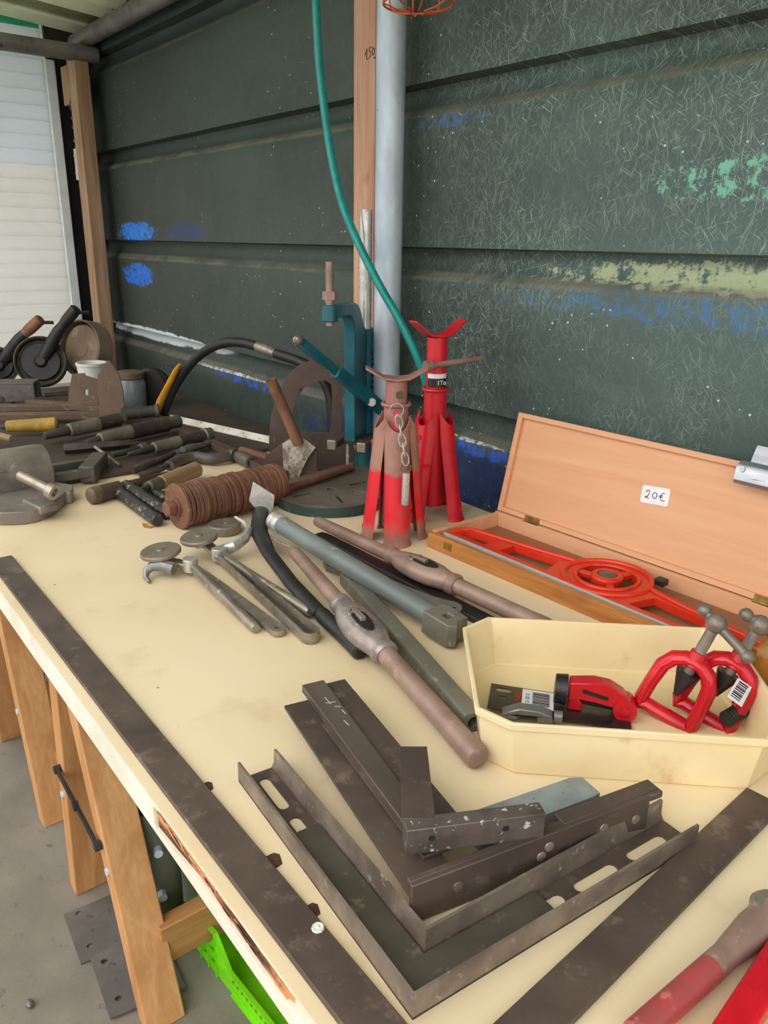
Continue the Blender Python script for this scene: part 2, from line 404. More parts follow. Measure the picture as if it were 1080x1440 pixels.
obj('trim_2', MB().box(XL - .03, XL - .01, -2.2, ye, z1 + 3 * pit, z1 + 3 * pit + .10), m_greensheet, kind='structure')
# roof sheets (corrugated), resting on pipes, falling towards the back wall
rf = bpy.data.objects.new('ceiling', None); COL.objects.link(rf); rf['kind'] = 'structure'
for i in range(6):
    x0 = -5.2 + i * 1.06; mb = MB(); vs = []; fs = []; nx = 72
    for a in range(nx + 1):
        x = x0 + 1.1 * a / nx
        for (y, dz) in ((.15, 0), (.8, 0), (1.62, 0)):
            vs.append((x, y, 2.37 + (1.5 - y) * .085 + .024 * math.cos(2 * math.pi * x / .177) + (i % 2) * .006))
    for a in range(nx):
        for b in range(2): fs.append((a * 3 + b, a * 3 + b + 1, (a + 1) * 3 + b + 1, (a + 1) * 3 + b))
    q = obj('sheet', mb.add(vs, fs), m_roof, rf, smooth=60)
    s = q.modifiers.new('thickness', 'SOLIDIFY'); s.thickness = .006
# pipes of the frame
pa, pb = PY(112, 58, 1.45), PY(250, 5, 1.45)
dz = (pb.z - pa.z) / (pb.x - pa.x)
obj('beam_back', MB().cyl((-4.3, 1.45, 2.30), (1.5, 1.45, 2.30), .038, seg=20), m_pipe, kind='structure')
xq = -4.12
obj('beam_left', MB().cyl((xq, -1.3, 2.235), (xq, 1.48, 2.225), .036, seg=20), m_pipe, kind='structure')
t = PY(556, 0, 1.44); pole_x = PY(551, 280, 1.44).x
obj('pillar_pole', MB().cyl((pole_x, 1.43, 0), (pole_x, 1.43, 2.262), .039, seg=24), m_galv, kind='structure')
px = PY(130, 300, 1.40).x
post = obj('pillar_post', MB().box(px - .05, px + .05, 1.365, 1.435, 0, 2.262), m_post, kind='structure', bevel=.004)
obj('brace_block', MB().box(px - .13, px - .051, 1.36, 1.43, 2.02, 2.185), m_post, post, bevel=.003)
obj('white_bracket', MB().box(px - .10, px - .051, 1.372, 1.38, 1.69, 1.83).cyl((px - .085, 1.373, 1.72), (px - .085, 1.368, 1.72), .008).cyl((px - .085, 1.373, 1.80), (px - .085, 1.368, 1.80), .008), m_tub, post)
for zz in (2.03, 2.0, 1.96, 1.92, 1.86): obj('nail', MB().cyl((px - .045, 1.365, zz), (px - .045, 1.361, zz), .007, seg=8), m_pipe, post)
wx0, wx1 = PY(497, 250, 1.462).x, PY(526, 250, 1.462).x
plank = obj('pillar_plank', MB().box(wx0, wx1, 1.462, 1.486, 0, 2.5), m_post2, kind='structure', bevel=.003)
q = PY(521, 74, 1.4615); Mw = Matrix(((1, 0, 0, q.x), (0, 0, -1, 1.4612), (0, 1, 0, q.z), (0, 0, 0, 1)))
m_ink = MAT('dark_ink', '2a211c', rough=.7, bump=0)
ik = MB(); strokes(ik, [[(-.025, -.004), (-.016, .012), (-.018, -.014)], [(-.012, -.012), (-.012, -.016)], [(.006, .013), (-.005, .012), (-.006, .003), (.002, .002), (.001, -.009), (-.006, -.011)],
                        [(.012, .010), (.008, .002), (.010, -.008), (.016, -.006), (.018, .006), (.012, .011)], [(.012, -.016), (.024, -.014)]], .0011, Mw)
obj('ink_number', ik, m_ink, plank, label='handwritten 1,50 in dark ink')

# ------------------------------------------------------------------ the table: a painted door on trestles
YE, YB = .284, 1.44
XT0, XT1 = -3.98, .45
table = Thing('door_tabletop', 'cream painted door laid flat as a long tabletop across wooden trestles', 'tabletop', (0, 0, ZT))
TH = .058
table.part('top_board', MB().box(XT0, XT1, YE + .014, YB, -TH, -.004).box(XT0, XT1, YE - .001, YB, -.004, 0), m_table)
gp = [(505, 690), (530, 705), (610, 790), (700, 893), (790, 1040), (875, 1170), (940, 1250), (975, 1310), (975, 1360), (940, 1330), (870, 1240), (800, 1140), (720, 1020), (650, 925), (570, 830), (515, 762)]
gp = [PY(a / 2.348, 840 + b / 2.348, YE) for a, b in gp]
gz = [max(-TH + .007, min(-.010, p.z - ZT)) for p in gp]
hole = [(p.x, zz) for p, zz in zip(gp, gz)]
ME = Matrix(((1, 0, 0, 0), (0, 0, -1, YE + .014), (0, 1, 0, 0), (0, 0, 0, 1)))
table.part('edge_strip', MB().plate([(XT0, -TH), (XT1, -TH), (XT1, -.0042), (XT0, -.0042)], [hole], 0, .014, ME), m_edge, smooth=20, label='white painted long edge with a splintered gouge')
mb = MB(); vs = []; cx = sum(p[0] for p in hole) / len(hole)
mbv = [(p[0], YE + .009, p[1]) for p in hole]
mb.plate(hole, (), 0, .0095, Matrix(((1, 0, 0, 0), (0, 0, -1, YE + .0138), (0, 1, 0, 0), (0, 0, 0, 1))))
for i in range(26):
    t_ = rnd.random(); x = hole[0][0] + (hole[8][0] - hole[0][0]) * t_
    zc = -.018 - .014 * t_ + rnd.uniform(-.004, .004)
    mb.bar((x, YE + .0035, zc), (x + rnd.uniform(.02, .05), YE + .0035, zc - rnd.uniform(0, .004)), .003, .003)
table.part('exposed_wood', mb, m_rawwood, label='raw splintered wood inside the edge gouge')
for (a, b, r) in ((290, 1107, .010), (383, 1211, .012), (438, 1281, .010)):
    q = P(a, b); lp = [(q.x + r * (1 + .15 * math.sin(i * 2.3)) * math.cos(i * .6283), q.y + r * (1 + .15 * math.cos(i * 1.7)) * math.sin(i * .6283)) for i in range(10)]
    table.part('plugged_hole', MB().plate(lp, (), -.002, .0006), m_hole, label='dark brown plugged hole beside the long bar')

# ------------------------------------------------------------------ trestles
def trestle(x_apex, feet, y0, label, strap=None):
    T = Thing('wooden_trestle', label, 'trestle', (x_apex, y0, 0), 'folding trestles under the tabletop')
    zt = ZT - TH - .001
    T.part('top_beam', MB().box(-.03, .03, .0, .78, zt - .075, zt), m_legwoodx, bevel=.003)
    for y in (0.0, .72):
        for j, fx in enumerate(feet):
            d = fx - x_apex; s_ = 1 if d > 0 else -1; ta = s_ * .034; yy = y + (.0 if j == 0 else .0)
            mb = MB(); w_ = .048
            vs = []
            for (xx, zz) in ((d, 0), (ta, zt - .01)):
                vs += [(xx - w_ / 2, yy, zz), (xx + w_ / 2, yy, zz), (xx + w_ / 2, yy + .03 + .045, zz), (xx - w_ / 2, yy + .075, zz)]
            mb.add(vs, [(3, 2, 1, 0), (4, 5, 6, 7), (0, 1, 5, 4), (1, 2, 6, 5), (2, 3, 7, 6), (3, 0, 4, 7)])
            lg = T.part('leg', mb, m_legwood, bevel=.003)
            if y == 0:
                zz = zt * .42; xx = d + (ta - d) * .42 / 1.0
                nb = MB(); nb.cyl((xx, -.004, zz), (xx, .004, zz), .008, seg=8)
                obj('bolt', nb, m_galv, lg)
    for j, fx in enumerate(feet):
        d = fx - x_apex; f_ = .13; xx = d + ((.034 if d > 0 else -.034) - d) * f_ / (zt)
        T.part('cross_rail', MB().box(xx - .018, xx + .018, .06, .74, f_ - .045, f_ + .045), m_legwoodx, bevel=.003)
    if strap: 
        a, b = (T.L(PY(*strap[0], y0 - .008)), T.L(PY(*strap[1], y0 - .008)))
        c = (a + b) / 2
        T.part('stay', MB().bar(a, b, .014, .006, V((0, -1, 0))).cyl(a + V((0, -.006, 0)), a + V((0, .008, 0)), .009, seg=8).cyl(b + V((0, -.006, 0)), b + V((0, .008, 0)), .009, seg=8).cyl(c + V((0, -.006, 0)), c + V((0, .004, 0)), .010, seg=8), m_blk, label='black folding metal stay')
    return T
trestle(-1.44, (-1.56, -1.135), .325, 'pale wooden trestle with a black folding stay under the gouged table edge', ((80, 1082), (137, 1190)))
trestle(-2.06, (-2.28, -1.83), .33, 'pale wooden trestle standing further along, beside the blue bag')
trestle(-3.4, (-3.6, -3.2), .45, 'wooden trestle under the far end of the table') if False else None

# ------------------------------------------------------------------ things under the table
q = P(190, 1300, 0)
fp = Thing('grey_floor_plate', 'grey drilled steel plate on the concrete, nearest the open end', 'metal plate', (0, 0, 0))
def floor_plate(name, pts, holes, z, label):
    ps = [P(a, b, z) for a, b in pts]; c = sum(ps, V()) / len(ps)
    M = Matrix.Translation(V((c.x, c.y, z))); T = Thing(name, label, 'metal plate', M, 'steel plates on the floor')
    hs = [circ(*(T.L(P(a, b, z))[:2]), .007, 10) for a, b in holes]
    T.part('plate', MB().plate([T.L(p)[:2] for p in ps], hs, 0, .004), m_greyplate); return T
bpy.data.objects.remove(fp.o)
floor_plate('floor_plate', [(127, 1348), (222, 1305), (262, 1390), (155, 1434)], [(147, 1354), (167, 1406)], .0055, 'grey drilled steel plate lying nearest on the concrete by the trestle foot')
floor_plate('floor_plate', [(90, 1288), (190, 1245), (232, 1312), (114, 1357)], [(111, 1286), (127, 1332)], .001, 'grey drilled steel plate on the concrete behind the trestle leg, tucked under its neighbour')
floor_plate('floor_plate', [(215, 1240), (262, 1215), (300, 1290), (245, 1325)], [(235, 1278), (257, 1299)], .001, 'grey drilled steel plate on the concrete beyond the standing tube')
q = P(218, 1330, 0)
ct = Thing('standing_tube', 'grey green metal tube standing on the floor behind the trestle leg', 'tube', (q.x, q.y + .02, .0052))
ct.part('tube_wall', MB().pipe((0, 0, 0), (0.0, 0, .36), .048, .043, 24), m_cylgrey)
for zz in (.17, .28): ct.part('stud', MB().cyl((.046, -.01, zz), (.062, -.014, zz), .009, seg=8), m_galv)
q = P(190, 1170, .0)
bk = Thing('white_bucket', 'small white plastic bucket under the table behind the trestle', 'bucket', (P(186, 1150, .22).x, P(186, 1150, .22).y + .10, 0))
bk.part('bucket_body', MB().lathe([(0, 0), (.085, 0), (.10, .20), (.106, .20), (.106, .215), (.096, .215), (.082, .006), (0, .006)], 24), m_tub)
# lime crate
c0 = P(268, 1268, .12)
cr = Thing('lime_crate', 'lime green plastic crate with ribbed walls under the table', 'crate', rotz((c0.x, c0.y, .001), 4))
W_, D_, H_ = .58, .38, .12
MF = Matrix(((1, 0, 0, 0), (0, 0, -1, .003), (0, 1, 0, 0), (0, 0, 0, 1)))
MS = Matrix(((0, 0, 1, 0), (1, 0, 0, 0), (0, 1, 0, 0), (0, 0, 0, 1)))
hs = [[(x, .030), (x + .009, .030), (x + .009, .050), (x, .050)] for x in [.155 + i * .0165 for i in range(24)]] + [[(x, z), (x + .022, z), (x + .022, z + .022), (x, z + .022)] for x in (.012, .042, .072) for z in (.02, .052, .084)]
prof_ = [(0, 0), (W_, 0), (W_, .062), (.155, .062), (.105, H_), (0, H_)]
cr.part('front_wall', MB().plate(prof_, hs, 0, .003, MF), m_lime)
hb = [[(x, .030), (x + .009, .030), (x + .009, .050), (x, .050)] for x in [.155 + i * .0165 for i in range(24)]]
cr.part('back_wall', MB().plate([(0, 0), (W_, 0), (W_, H_), (0, H_)], hb, 0, .003, Matrix.Translation((0, D_, 0)) @ MF), m_lime)
hs2 = [[(x, z), (x + .016, z), (x + .016, z + .022), (x, z + .022)] for z in (.02, .055) for x in [.03 + i * .028 for i in range(11)]]
for xx in (0, W_ - .003): cr.part('side_wall', MB().plate([(.0035, 0), (D_ - .0005, 0), (D_ - .0005, H_), (.0035, H_)], hs2, 0, .003, Matrix.Translation((xx, 0, 0)) @ MS), m_lime)
cr.part('crate_floor', MB().box(.004, W_ - .004, .004, D_ - .001, .002, .006), m_lime)
mb = MB(); mb.box(-.006, .10, -.006, .0, H_ - .006, H_).bar((.10, -.003, H_ - .003), (.155, -.003, .059), .006, .006).box(.155, W_, -.006, 0, .056, .062).box(-.006, 0, 0, D_, H_ - .006, H_)
for x in (.003, .036, .066, .098): mb.box(x, x + .003, -.005, 0, 0, H_ - .006)
for z in (.045, .077): mb.box(0, .13, -.005, 0, z, z + .003)
mb.box(.155, W_, -.005, 0, .0, .004).box(.155, W_, -.004, 0, .022, .025)
cr.part('rim', mb, m_lime, label='moulded rim and ribs')
q = V((-2.46, .56, 0))
bg_ = Thing('blue_bag', 'bright blue plastic bag standing in the shade under the table', 'bag', (q.x, q.y, 0))
secs = []
for i, (z, r) in enumerate(((0.0, .08), (.02, .11), (.12, .125), (.25, .12), (.32, .10), (.38, .06))):
    secs.append([((r + .014 * math.sin(a * 5 + i)) * math.cos(a), (r + .014 * math.cos(a * 4 + i)) * math.sin(a) * .8, z) for a in [2 * math.pi * k / 24 for k in range(24)]])
bg_.part('bag_body', MB().loft(secs), m_blue)
bg_.part('bag_strap', MB().tube([(-.10, -.06, .22), (-.05, -.115, .14), (.02, -.12, .10), (.09, -.09, .16)], .014, 8), m_blk, label='black strap')
for a, b in ((42, 1415), ):
    q = P(a, b, 0); tag(obj('pebble', MB().ball((0, 0, .007), .009, 8, 5, (1.2, .9, .8)), m_greyplate, M=Matrix.Translation(q)), 'small pale pebble on the concrete ' + ('away from the steel plates' if a == 42 else 'lying on the nearest steel plate'), 'pebble', 'pebbles on the floor')
# ------------------------------------------------------------------ flat bars lying on the table
def zof(px, py, q): return PD(px, py, V(q)).z
def top_thing(name, label, cat, p, deg=0, group=None): return Thing(name, label, cat, rotz((p.x, p.y, p.z), deg), group)
T = top_thing('flat_steel_bar', 'long dark flat steel bar lying along the near table edge', 'steel bar', V((-1.78, .321, ZT)), 0)
T.part('bar_body', MB().box(0, 1.62, -.024, .024, 0, .008), m_bar, bevel=.0012)
q = P(447, 1305, ZT + .008)
T.part('paint_blob', MB().lathe([(0, .0), (.007, .0), (.006, .002), (.003, .0015), (0, .003)], 9, Matrix.Translation(T.L(V((q.x, q.y, ZT + .008))))), m_tub, label='blob of white paint')
pa, pb = P(860, 1329, ZT + .008), P(1060, 1134, ZT + .008)
a1 = math.degrees(math.atan2(pb.y - pa.y, pb.x - pa.x)); mid = (pa + pb) / 2
wbar = abs((P(1051, 1180, ZT + .008) - P(860, 1280, ZT + .008)).cross((pb - pa).normalized()).z)
T = top_thing('flat_steel_bar', 'wide dark flat steel bar lying across the table by the slotted frame', 'steel bar', V((mid.x, mid.y, ZT)), a1)
T.part('bar_body', MB().box(-.40, .19, -wbar / 2, wbar / 2, 0, .008), m_bar, bevel=.0012)

m_khakidark = MAT('greenish_dark_steel', '5b544a', '494339', 7, c3='6d6558', scale3=30, rough=.5, metal=.3, bump=.1)
m_rib = MAT('scratched_rib_steel', '6a5f57', '51473f', 10, c3='a89d92', scale3=26, thr3=(.60, .70), rough=.45, metal=.3, bump=.12, stretch=(.12, 1, 1))
# ------------------------------------------------------------------ slotted channel corner frame and squares
O = P(580, 1435)
T = top_thing('slotted_corner_frame', 'large dark steel corner frame of slotted channel, undermost of the stacked squares', 'corner frame', O, -4.6, 'stacked steel squares')
LA, LB, WC = .40, .415, .056
slotsA = [slot(-.386, -.316, WC / 2, .0075), slot(-.298, -.228, WC / 2, .0075)]
slotsB = [[(-y_, x_) for x_, y_ in slot(a, b, WC / 2, .0075)][::1] for a, b in ((.165, .222), (.240, .306), (.327, .392))]
web = [(0, 0), (0, LB), (-WC, LB), (-WC, WC), (-LA, WC), (-LA, 0)]
T.part('channel_web', MB().plate(web, slotsA + slotsB, 0, .003), m_bar)
def mitre(prof, la, lb):      # sweep a section (distance from the outer edge, z) along both arms
    return MB().loft([[V((-la, d, z)) for d, z in prof], [V((-d, d, z)) for d, z in prof], [V((-d, lb, z)) for d, z in prof]])
T.part('outer_flange', mitre([(0, 0.0), (0, .030), (.0035, .030), (.0045, .010), (.008, .0045), (.008, .0031), (.0005, .0031)], LA, LB), m_bare)
T.part('inner_flange', mitre([(WC, 0.0), (WC - .001, .0031), (WC - .008, .0031), (WC - .008, .0045), (WC - .0045, .010), (WC - .0035, .030), (WC, .030)], LA, LB), m_bare)
T.part('reinforcing_plate', MB().plate([(-.0095, .0095), (-.0095, .196), (-.046, .196), (-.046, .046), (-.265, .046), (-.265, .0095)], (), .0048, .010), m_khakidark, bevel=.0006, label='flat L-shaped plate lying inside the channel')
# second square
S2 = V((-.480, .421, ZT))
T = top_thing('steel_square', 'large dark steel square with a deep riveted stock, resting in the slotted frame', 'square', S2, -11.4, 'stacked steel squares')
T.part('blade', MB().plate([(-.006, .0), (-.395, .0), (-.395, .060), (-.006, .060)], (), .0315, .0365), m_bar, bevel=.0006)
mb = MB().box(-.006, 0, -.001, .325, .002, .053).box(-.014, -.006, 0.0, .20, .0475, .053).box(-.026, -.006, 0.20, .345, .0475, .053).box(-.006, 0, .325, .345, .044, .053)
st = T.part('stock', mb, m_bar, bevel=.0012)
for yy, zz in ((.055, .03), (.165, .026), (.175, .036), (.255, .032), (.305, .026)):
    obj('rivet', MB().lathe([(.0065, 0), (.006, .0012), (.003, .0018), (0, .0019)], 10, Matrix(((0, 0, 1, 0.0001), (1, 0, 0, yy), (0, 1, 0, zz), (0, 0, 0, 1)))), m_bare, st)
# third square
S3 = V((-.553, .470, ZT))
T = top_thing('steel_square', 'dark steel square with a raised scratched rib and a blue grey arm', 'square', S3, -11.5, 'stacked steel squares')
T.part('blade', MB().plate([(.040, .002), (-.336, .002), (-.336, .072), (.040, .072)], (), .0375, .042), m_bar, bevel=.0006)
T.part('rib', MB().plate([(.0, .003), (-.336, .002), (-.336, .037), (.0, .030)], (), .0422, .0495), m_rib, bevel=.001, label='raised scratched rib with white paint marks')
mb = MB()
for x, y, a, l in ((-.275, .016, 1.45, .020), (-.262, .024, 1.2, .012), (-.29, .02, .1, .02), (-.25, .03, .1, .012), (-.225, .022, .2, .014)):
    mb.bar((x, y, .0497), (x + l * math.cos(a), y + l * math.sin(a) * .7, .0497), .0009, .0003)
T.part('paint_mark', mb, m_tub, label='thin white paint scratches')
T.part('wedge_plate', MB().plate([(-.235, -.006), (.03, -.001), (.03, .026), (-.225, .0015)], (), .0422, .0465), m_bar)
mb = MB().loft([[V((x0, y, .024)), V((x1, y, .024)), V((x1, y, zt)), V((x0, y, zt))] for (y, x0, x1, zt) in ((.072, .000, .042, .042), (.235, .000, .042, .042), (.2525, .004, .038, .040))])
m_bluegrey = MAT('blue_grey_steel', '9aa3a4', '7f8888', 14, c3='636968', scale3=50, rough=.4, metal=.25, bump=.08)
T.part('arm', mb, m_bluegrey, bevel=.0012, label='blue grey bevelled arm')
# small try square on top
pa, pb = P(572, 1169, ZT + .084), P(768, 1144, ZT + .084)
a1 = math.degrees(math.atan2(pb.y - pa.y, pb.x - pa.x))
T = top_thing('small_try_square', 'small dark try square with a white-flecked stock, topmost of the stacked squares', 'square', V((pa.x, pa.y, ZT)), a1, 'stacked steel squares')
Ls = (pb - pa).length
m_fleck = MAT('flecked_steel', '6d625c', '554b46', 20, c3='d8d2cc', scale3=75, thr3=(.60, .66), rough=.45, metal=.4, bump=.15)
st = T.part('stock', MB().box(0, Ls, 0, .020, .0515, .084), m_fleck, bevel=.001, label='stock flecked with white paint')
for x in (.028, .112): obj('rivet_hole', MB().lathe([(.0042, 0), (.0030, .0006), (.0012, .0003), (0, .0001)], 10, Matrix(((1, 0, 0, x), (0, 0, -1, -.0001), (0, 1, 0, .071), (0, 0, 0, 1)))), m_blk, st)
Mb = Matrix.Rotation(R(80), 4, 'Z')
T.part('blade', MB().plate([(.019, .004), (.019, -.032), (.149, -.032), (.149, .003)], (), .0805, .0843, Mb), m_bar, bevel=.0006)

# ------------------------------------------------------------------ cream tray with its contents
m_tray = MAT('cream_plastic', 'eddcb4', 'e4cfa0', 4, c3='c6a877', scale3=9, thr3=(.58, .80), rough=.42, bump=.04)
o = P(719, 1017, ZT + .085); TR = rotz((o.x, o.y, ZT), 47)
T = Thing('cream_tray', 'cream plastic parts tray with clipped corners holding pipe cutters', 'tray', TR)
top = [(0, 0), (.325, .0), (.370, .045), (.370, .265), (.335, .31), (-.019, .306), (-.061, .262), (-.045, .032)]
cx, cy = .17, .155
def ring(s_, d, z): 
    out = []
    for x, y in top:
        vx, vy = x - cx, y - cy; l = math.hypot(vx, vy); out.append(V((cx + vx * (1 - d / l), cy + vy * (1 - d / l), z)))
    return out
H = .085
T.part('tray_body', MB().loft([ring(1, .016, 0), ring(1, .014, .001), ring(1, .004, H - .012), ring(1, -.001, H - .011), ring(1, -.002, H), ring(1, .005, H), ring(1, .009, H - .014), ring(1, .019, .006), ring(1, .022, .004)]), m_tray, bevel=.001, smooth=30)
FL = ZT + .0043
# blister card
m_card = MAT('black_card', '1e1b1b', '262221', 20, rough=.35, bump=0)
m_white = MAT('paper_white', 'e8e8ec', 'dcdce2', 20, rough=.6, bump=0)
m_redink = MAT('red_ink', 'c22020', rough=.5, bump=0)
m_red = MAT('red_enamel', 'cf1f26', 'b5161e', 9, c3='8e3230', scale3=30, thr3=(.62, .75), rough=.32, bump=.05)
m_redp = MAT('glossy_red_paint', 'd2182a', 'bb1424', 12, rough=.25, bump=.04)
m_black = MAT('black_rubber', '1b1b1c', '242425', 20, rough=.45, bump=.06)
m_grey = MAT('cast_grey_metal', '8b8b8a', '757574', 20, rough=.4, metal=.5, bump=.1)
ca, cb2 = P(700, 968, FL + .02), P(890, 1020, FL + .012)
tl = Matrix(TR); 
C0 = P(688, 975, FL + .012); C1 = P(885, 1000, FL + .012)
MC, LC = frame(C0, C1); 
Kd = Thing('pipe_cutter_card', 'black packaging card with barcode sticker and red pipe cutter, lying in the tray', 'packaged tool', Matrix.Translation(V((C0.x, C0.y, FL))) @ MC.to_3x3().to_4x4() @ Matrix.Rotation(R(2), 4, 'Y') @ Matrix.Rotation(R(-4), 4, 'X'))
Kd.part('card', MB().plate([(0, -.045), (LC * 1.0, -.045), (LC * 1.02, .035), (0, .035)], [slot(.008, .034, .018, .006), slot(.012, .028, -.006, .004)], .010, .0115), m_card)
st = Kd.part('barcode_sticker', MB().plate([(.050, -.024), (.098, -.024), (.098, .032), (.050, .032)], (), .0115, .0119), m_white)
mb = MB(); y = -.016; rr = random.Random(3)
while y < .024:
    w_ = rr.choice((.0008, .0014, .0022)); mb.box(.066, .092, y, y + w_, .0119, .0122); y += w_ + rr.choice((.001, .0016))
obj('barcode', mb, m_ink, st, label='black barcode bars')
text_mesh('21 02 12', .0085, Matrix.Translation((.058, .004, .0119)) @ Matrix.Rotation(R(-90), 4, 'Z'), m_ink, 'print', st)
text_mesh('TEMA', .012, Matrix.Translation((.043, .004, .0115)) @ Matrix.Rotation(R(-90), 4, 'Z'), m_redink, 'red_lettering', Kd.o, label='red lettering on the card')
# cutter on the card: arched red body, black knob, small jaw, roller
def arc_body(x0, x1, z0, hgt, th, n=14):
    pts = []
    for i in range(n + 1):
        t_ = i / n; pts.append((x0 + (x1 - x0) * t_, z0 + hgt * math.sin(math.pi * (.12 + .80 * t_))))
    return pts
ax = .117
MV = Matrix(((1, 0, 0, 0), (0, 0, -1, .014), (0, 1, 0, 0), (0, 0, 0, 1)))
up_ = [(ax + .000, .056), (ax + .035, .062), (ax + .060, .060), (ax + .080, .050), (ax + .094, .034), (ax + .086, .026), (ax + .068, .026), (ax + .040, .030), (ax + .010, .031), (ax, .030)]
bd = Kd.part('cutter_body', MB().plate(up_, (), 0, .028, MV), m_redp, bevel=.004, label='arched red cutter body')
Kd.part('grip_groove', MB().bar((ax + .020, -.0146, .047), (ax + .058, -.0146, .040), .001, .006, V((0, 0, 1))), m_black)
Kd.part('knob', MB().cyl((ax - .002, .0, .038), (ax - .020, .0, .038), .024, .022, 16), m_black, label='black ribbed knob')
Kd.part('jaw', MB().plate([(ax + .001, .012), (ax + .022, .012), (ax + .024, .022), (ax + .016, .031), (ax + .001, .031)], (), 0, .026, MV), m_redp, bevel=.002)
Kd.part('roller', MB().cyl((ax + .084, -.018, .026), (ax + .084, .016, .026), .0175, seg=18).cyl((ax + .084, -.021, .026), (ax + .084, -.018, .026), .007, seg=12), m_redp)
Kd.part('screw', MB().cyl((ax + .022, 0, .024), (ax + .074, 0, .021), .005, seg=10), m_black)
# small grey cutter beside the card
g0 = P(738, 1003, FL + .02)
G = top_thing('mini_pipe_cutter', 'small grey cast pipe cutter in front of the barcode sticker', 'pipe cutter', V((g0.x, g0.y, FL + .0135)), 40)
G.part('cutter_frame', MB().plate([(-.032, 0), (-.034, .006), (-.010, .018), (.022, .018), (.040, .012), (.042, .0), (.018, 0), (.018, .008), (-.006, .008), (-.010, 0)], (), -.010, .010, Matrix(((1, 0, 0, 0), (0, 0, -1, 0), (0, 1, 0, 0), (0, 0, 0, 1)))), m_grey, bevel=.002)
G.part('knob', MB().cyl((.042, 0, .008), (.054, 0, .008), .009, seg=12), m_grey)
# yoke clamps with T-bar screws
m_tb = MAT('brown_grey_steel', '8b7f77', '72675f', 20, rough=.4, metal=.35, bump=.1)
def yoke(name, label, base, head, side, cut=0):
    base, head = V(base), V(head); M, L = frame(base, head, side)   # local x up along the screw, z towards the viewer
    Y = Thing(name, label, 'pipe vise', M, 'red pipe vises in the tray')
    loop_ = [(.004, -.030), (.0, -.037), (.008, -.040), (.040, -.039), (.072, -.036), (.090, -.026), (.098, -.012), (.099, 0), (.098, .012), (.090, .026), (.072, .036), (.040, .039), (.008, .040), (.0, .037), (.004, .030), (.004, .015), (.004, 0), (.004, -.015)]
    Y.part('yoke', MB().tube([(x, y, 0) for x, y in loop_], [.0115 if x > .06 else .0105 for x, y in loop_], 12, closed=True, squash=1.25), m_redp, label='cast red yoke')
    for sg in (-1, 1): Y.part('yoke_rib', MB().tube([(x, sg * y, .0125) for x, y in ((.004, .040), (.040, .0395), (.072, .0365), (.088, .027))], .0035, 8), m_redp)
    Y.part('boss', MB().cyl((.092, 0, 0), (.116, 0, 0), .014, .012, 16), m_redp, bevel=.001)
    Y.part('cone', MB().cyl((.080, 0, 0), (.040, 0, 0), .018, .004, 14), m_black)
    sc = Y.part('screw', MB().cyl((.070, 0, 0), (.160, 0, 0), .0085, seg=14), m_tb)
    Y.part('screw_head', MB().ball((.166, 0, 0), .0155, 14, 8, (1.0, 1, 1)), m_tb)
    return Y, L
def tbar(Y, d):
    d = V(d).normalized(); c = V((.166, 0, 0)); Y.part('tommy_bar', MB().cyl(c - d * .022, c + d * .058, .0072, seg=12).ball(c - d * .024, .0105, 12, 8).ball(c + d * .060, .0105, 12, 8), m_tb)
b1 = P(932, 1012, FL); h1 = PD(1003, 884, b1)
e = ray(960, 950).normalized()
Y1, _ = yoke('pipe_vise', 'red pipe vise with black cone, beside the cutter card in the tray', (b1.x, b1.y, FL + .006), h1, -e)
tbar(Y1, (-.35, -1, .15))
b2 = b1 + V((.034, .046, 0)); h2 = PD(1052, 905, b2)
Y2, _ = yoke('pipe_vise', 'red pipe vise with a printed tag behind its T-bar, second of the pair', (b2.x, b2.y, FL + .006), h2, -e)
tbar(Y2, (-.2, -1, -.3))
def place_small(px, py, zl): return P(px, py, FL + zl)
g = P(1055, 985, FL + .05)
Tg = Thing('printed_tag', 'white printed price tag with black stripes on an amber plastic bag', 'tag', frame(P(1030, 985, FL + .075), P(1062, 935, FL + .085), -e)[0])
Tg.part('paper', MB().plate([(0, -.014), (.052, -.012), (.052, .010), (0, .008)], (), 0, .0008), m_white)
mb = MB(); x = .006
for i in range(9): mb.box(x, x + .002 + (i % 3) * .0008, -.008, .006, .0008, .0011); x += .0048
Tg.part('printed_lines', mb, m_ink)
m_amber = MAT('amber_plastic', 'c98a3a', 'a8651c', 14, rough=.25, bump=.2); m_amber.node_tree.nodes['Principled BSDF'].inputs['Transmission Weight'].default_value = .3
ab = P(1068, 985, FL)
secs = []
for i, (z, r) in enumerate(((0.0, .030), (.02, .042), (.05, .042), (.075, .034), (.09, .016))):
    secs.append([V(((r + .005 * math.sin(a * 4 + i * 2)) * math.cos(a), (r + .004 * math.cos(a * 3 + i)) * math.sin(a) * .75, z)) for a in [2 * math.pi * k / 18 for k in range(18)]])
Tb = Thing('amber_bag', 'crumpled amber plastic bag of parts behind the pipe vises in the tray', 'bag', rotz((ab.x + .0, ab.y + .035, FL), 20))
Tb.part('bag_body', MB().loft(secs), m_amber)
c3 = P(1062, 1008, FL + .02)
Tc = Thing('red_clamp', 'glossy red round clamp with a threaded black screw at the tray end', 'clamp', frame(P(1040, 1000, FL + .028), P(1080, 975, FL + .036), V((0, 0, 1)))[0])
Tc.part('clamp_collar', MB().cyl((.018, 0, 0), (.060, 0, 0), .020, .021, 18).cyl((.014, 0, 0), (.020, 0, 0), .024, seg=18), m_redp, bevel=.002)
Tc.part('threaded_screw', MB().tube([(x * .003 - .03, 0, 0) for x in range(17)], [.011 if x % 2 else .0125 for x in range(17)], 14), m_black)
Tc.part('stem', MB().cyl((.060, 0, 0), (.090, 0, 0), .009, seg=12), m_black)

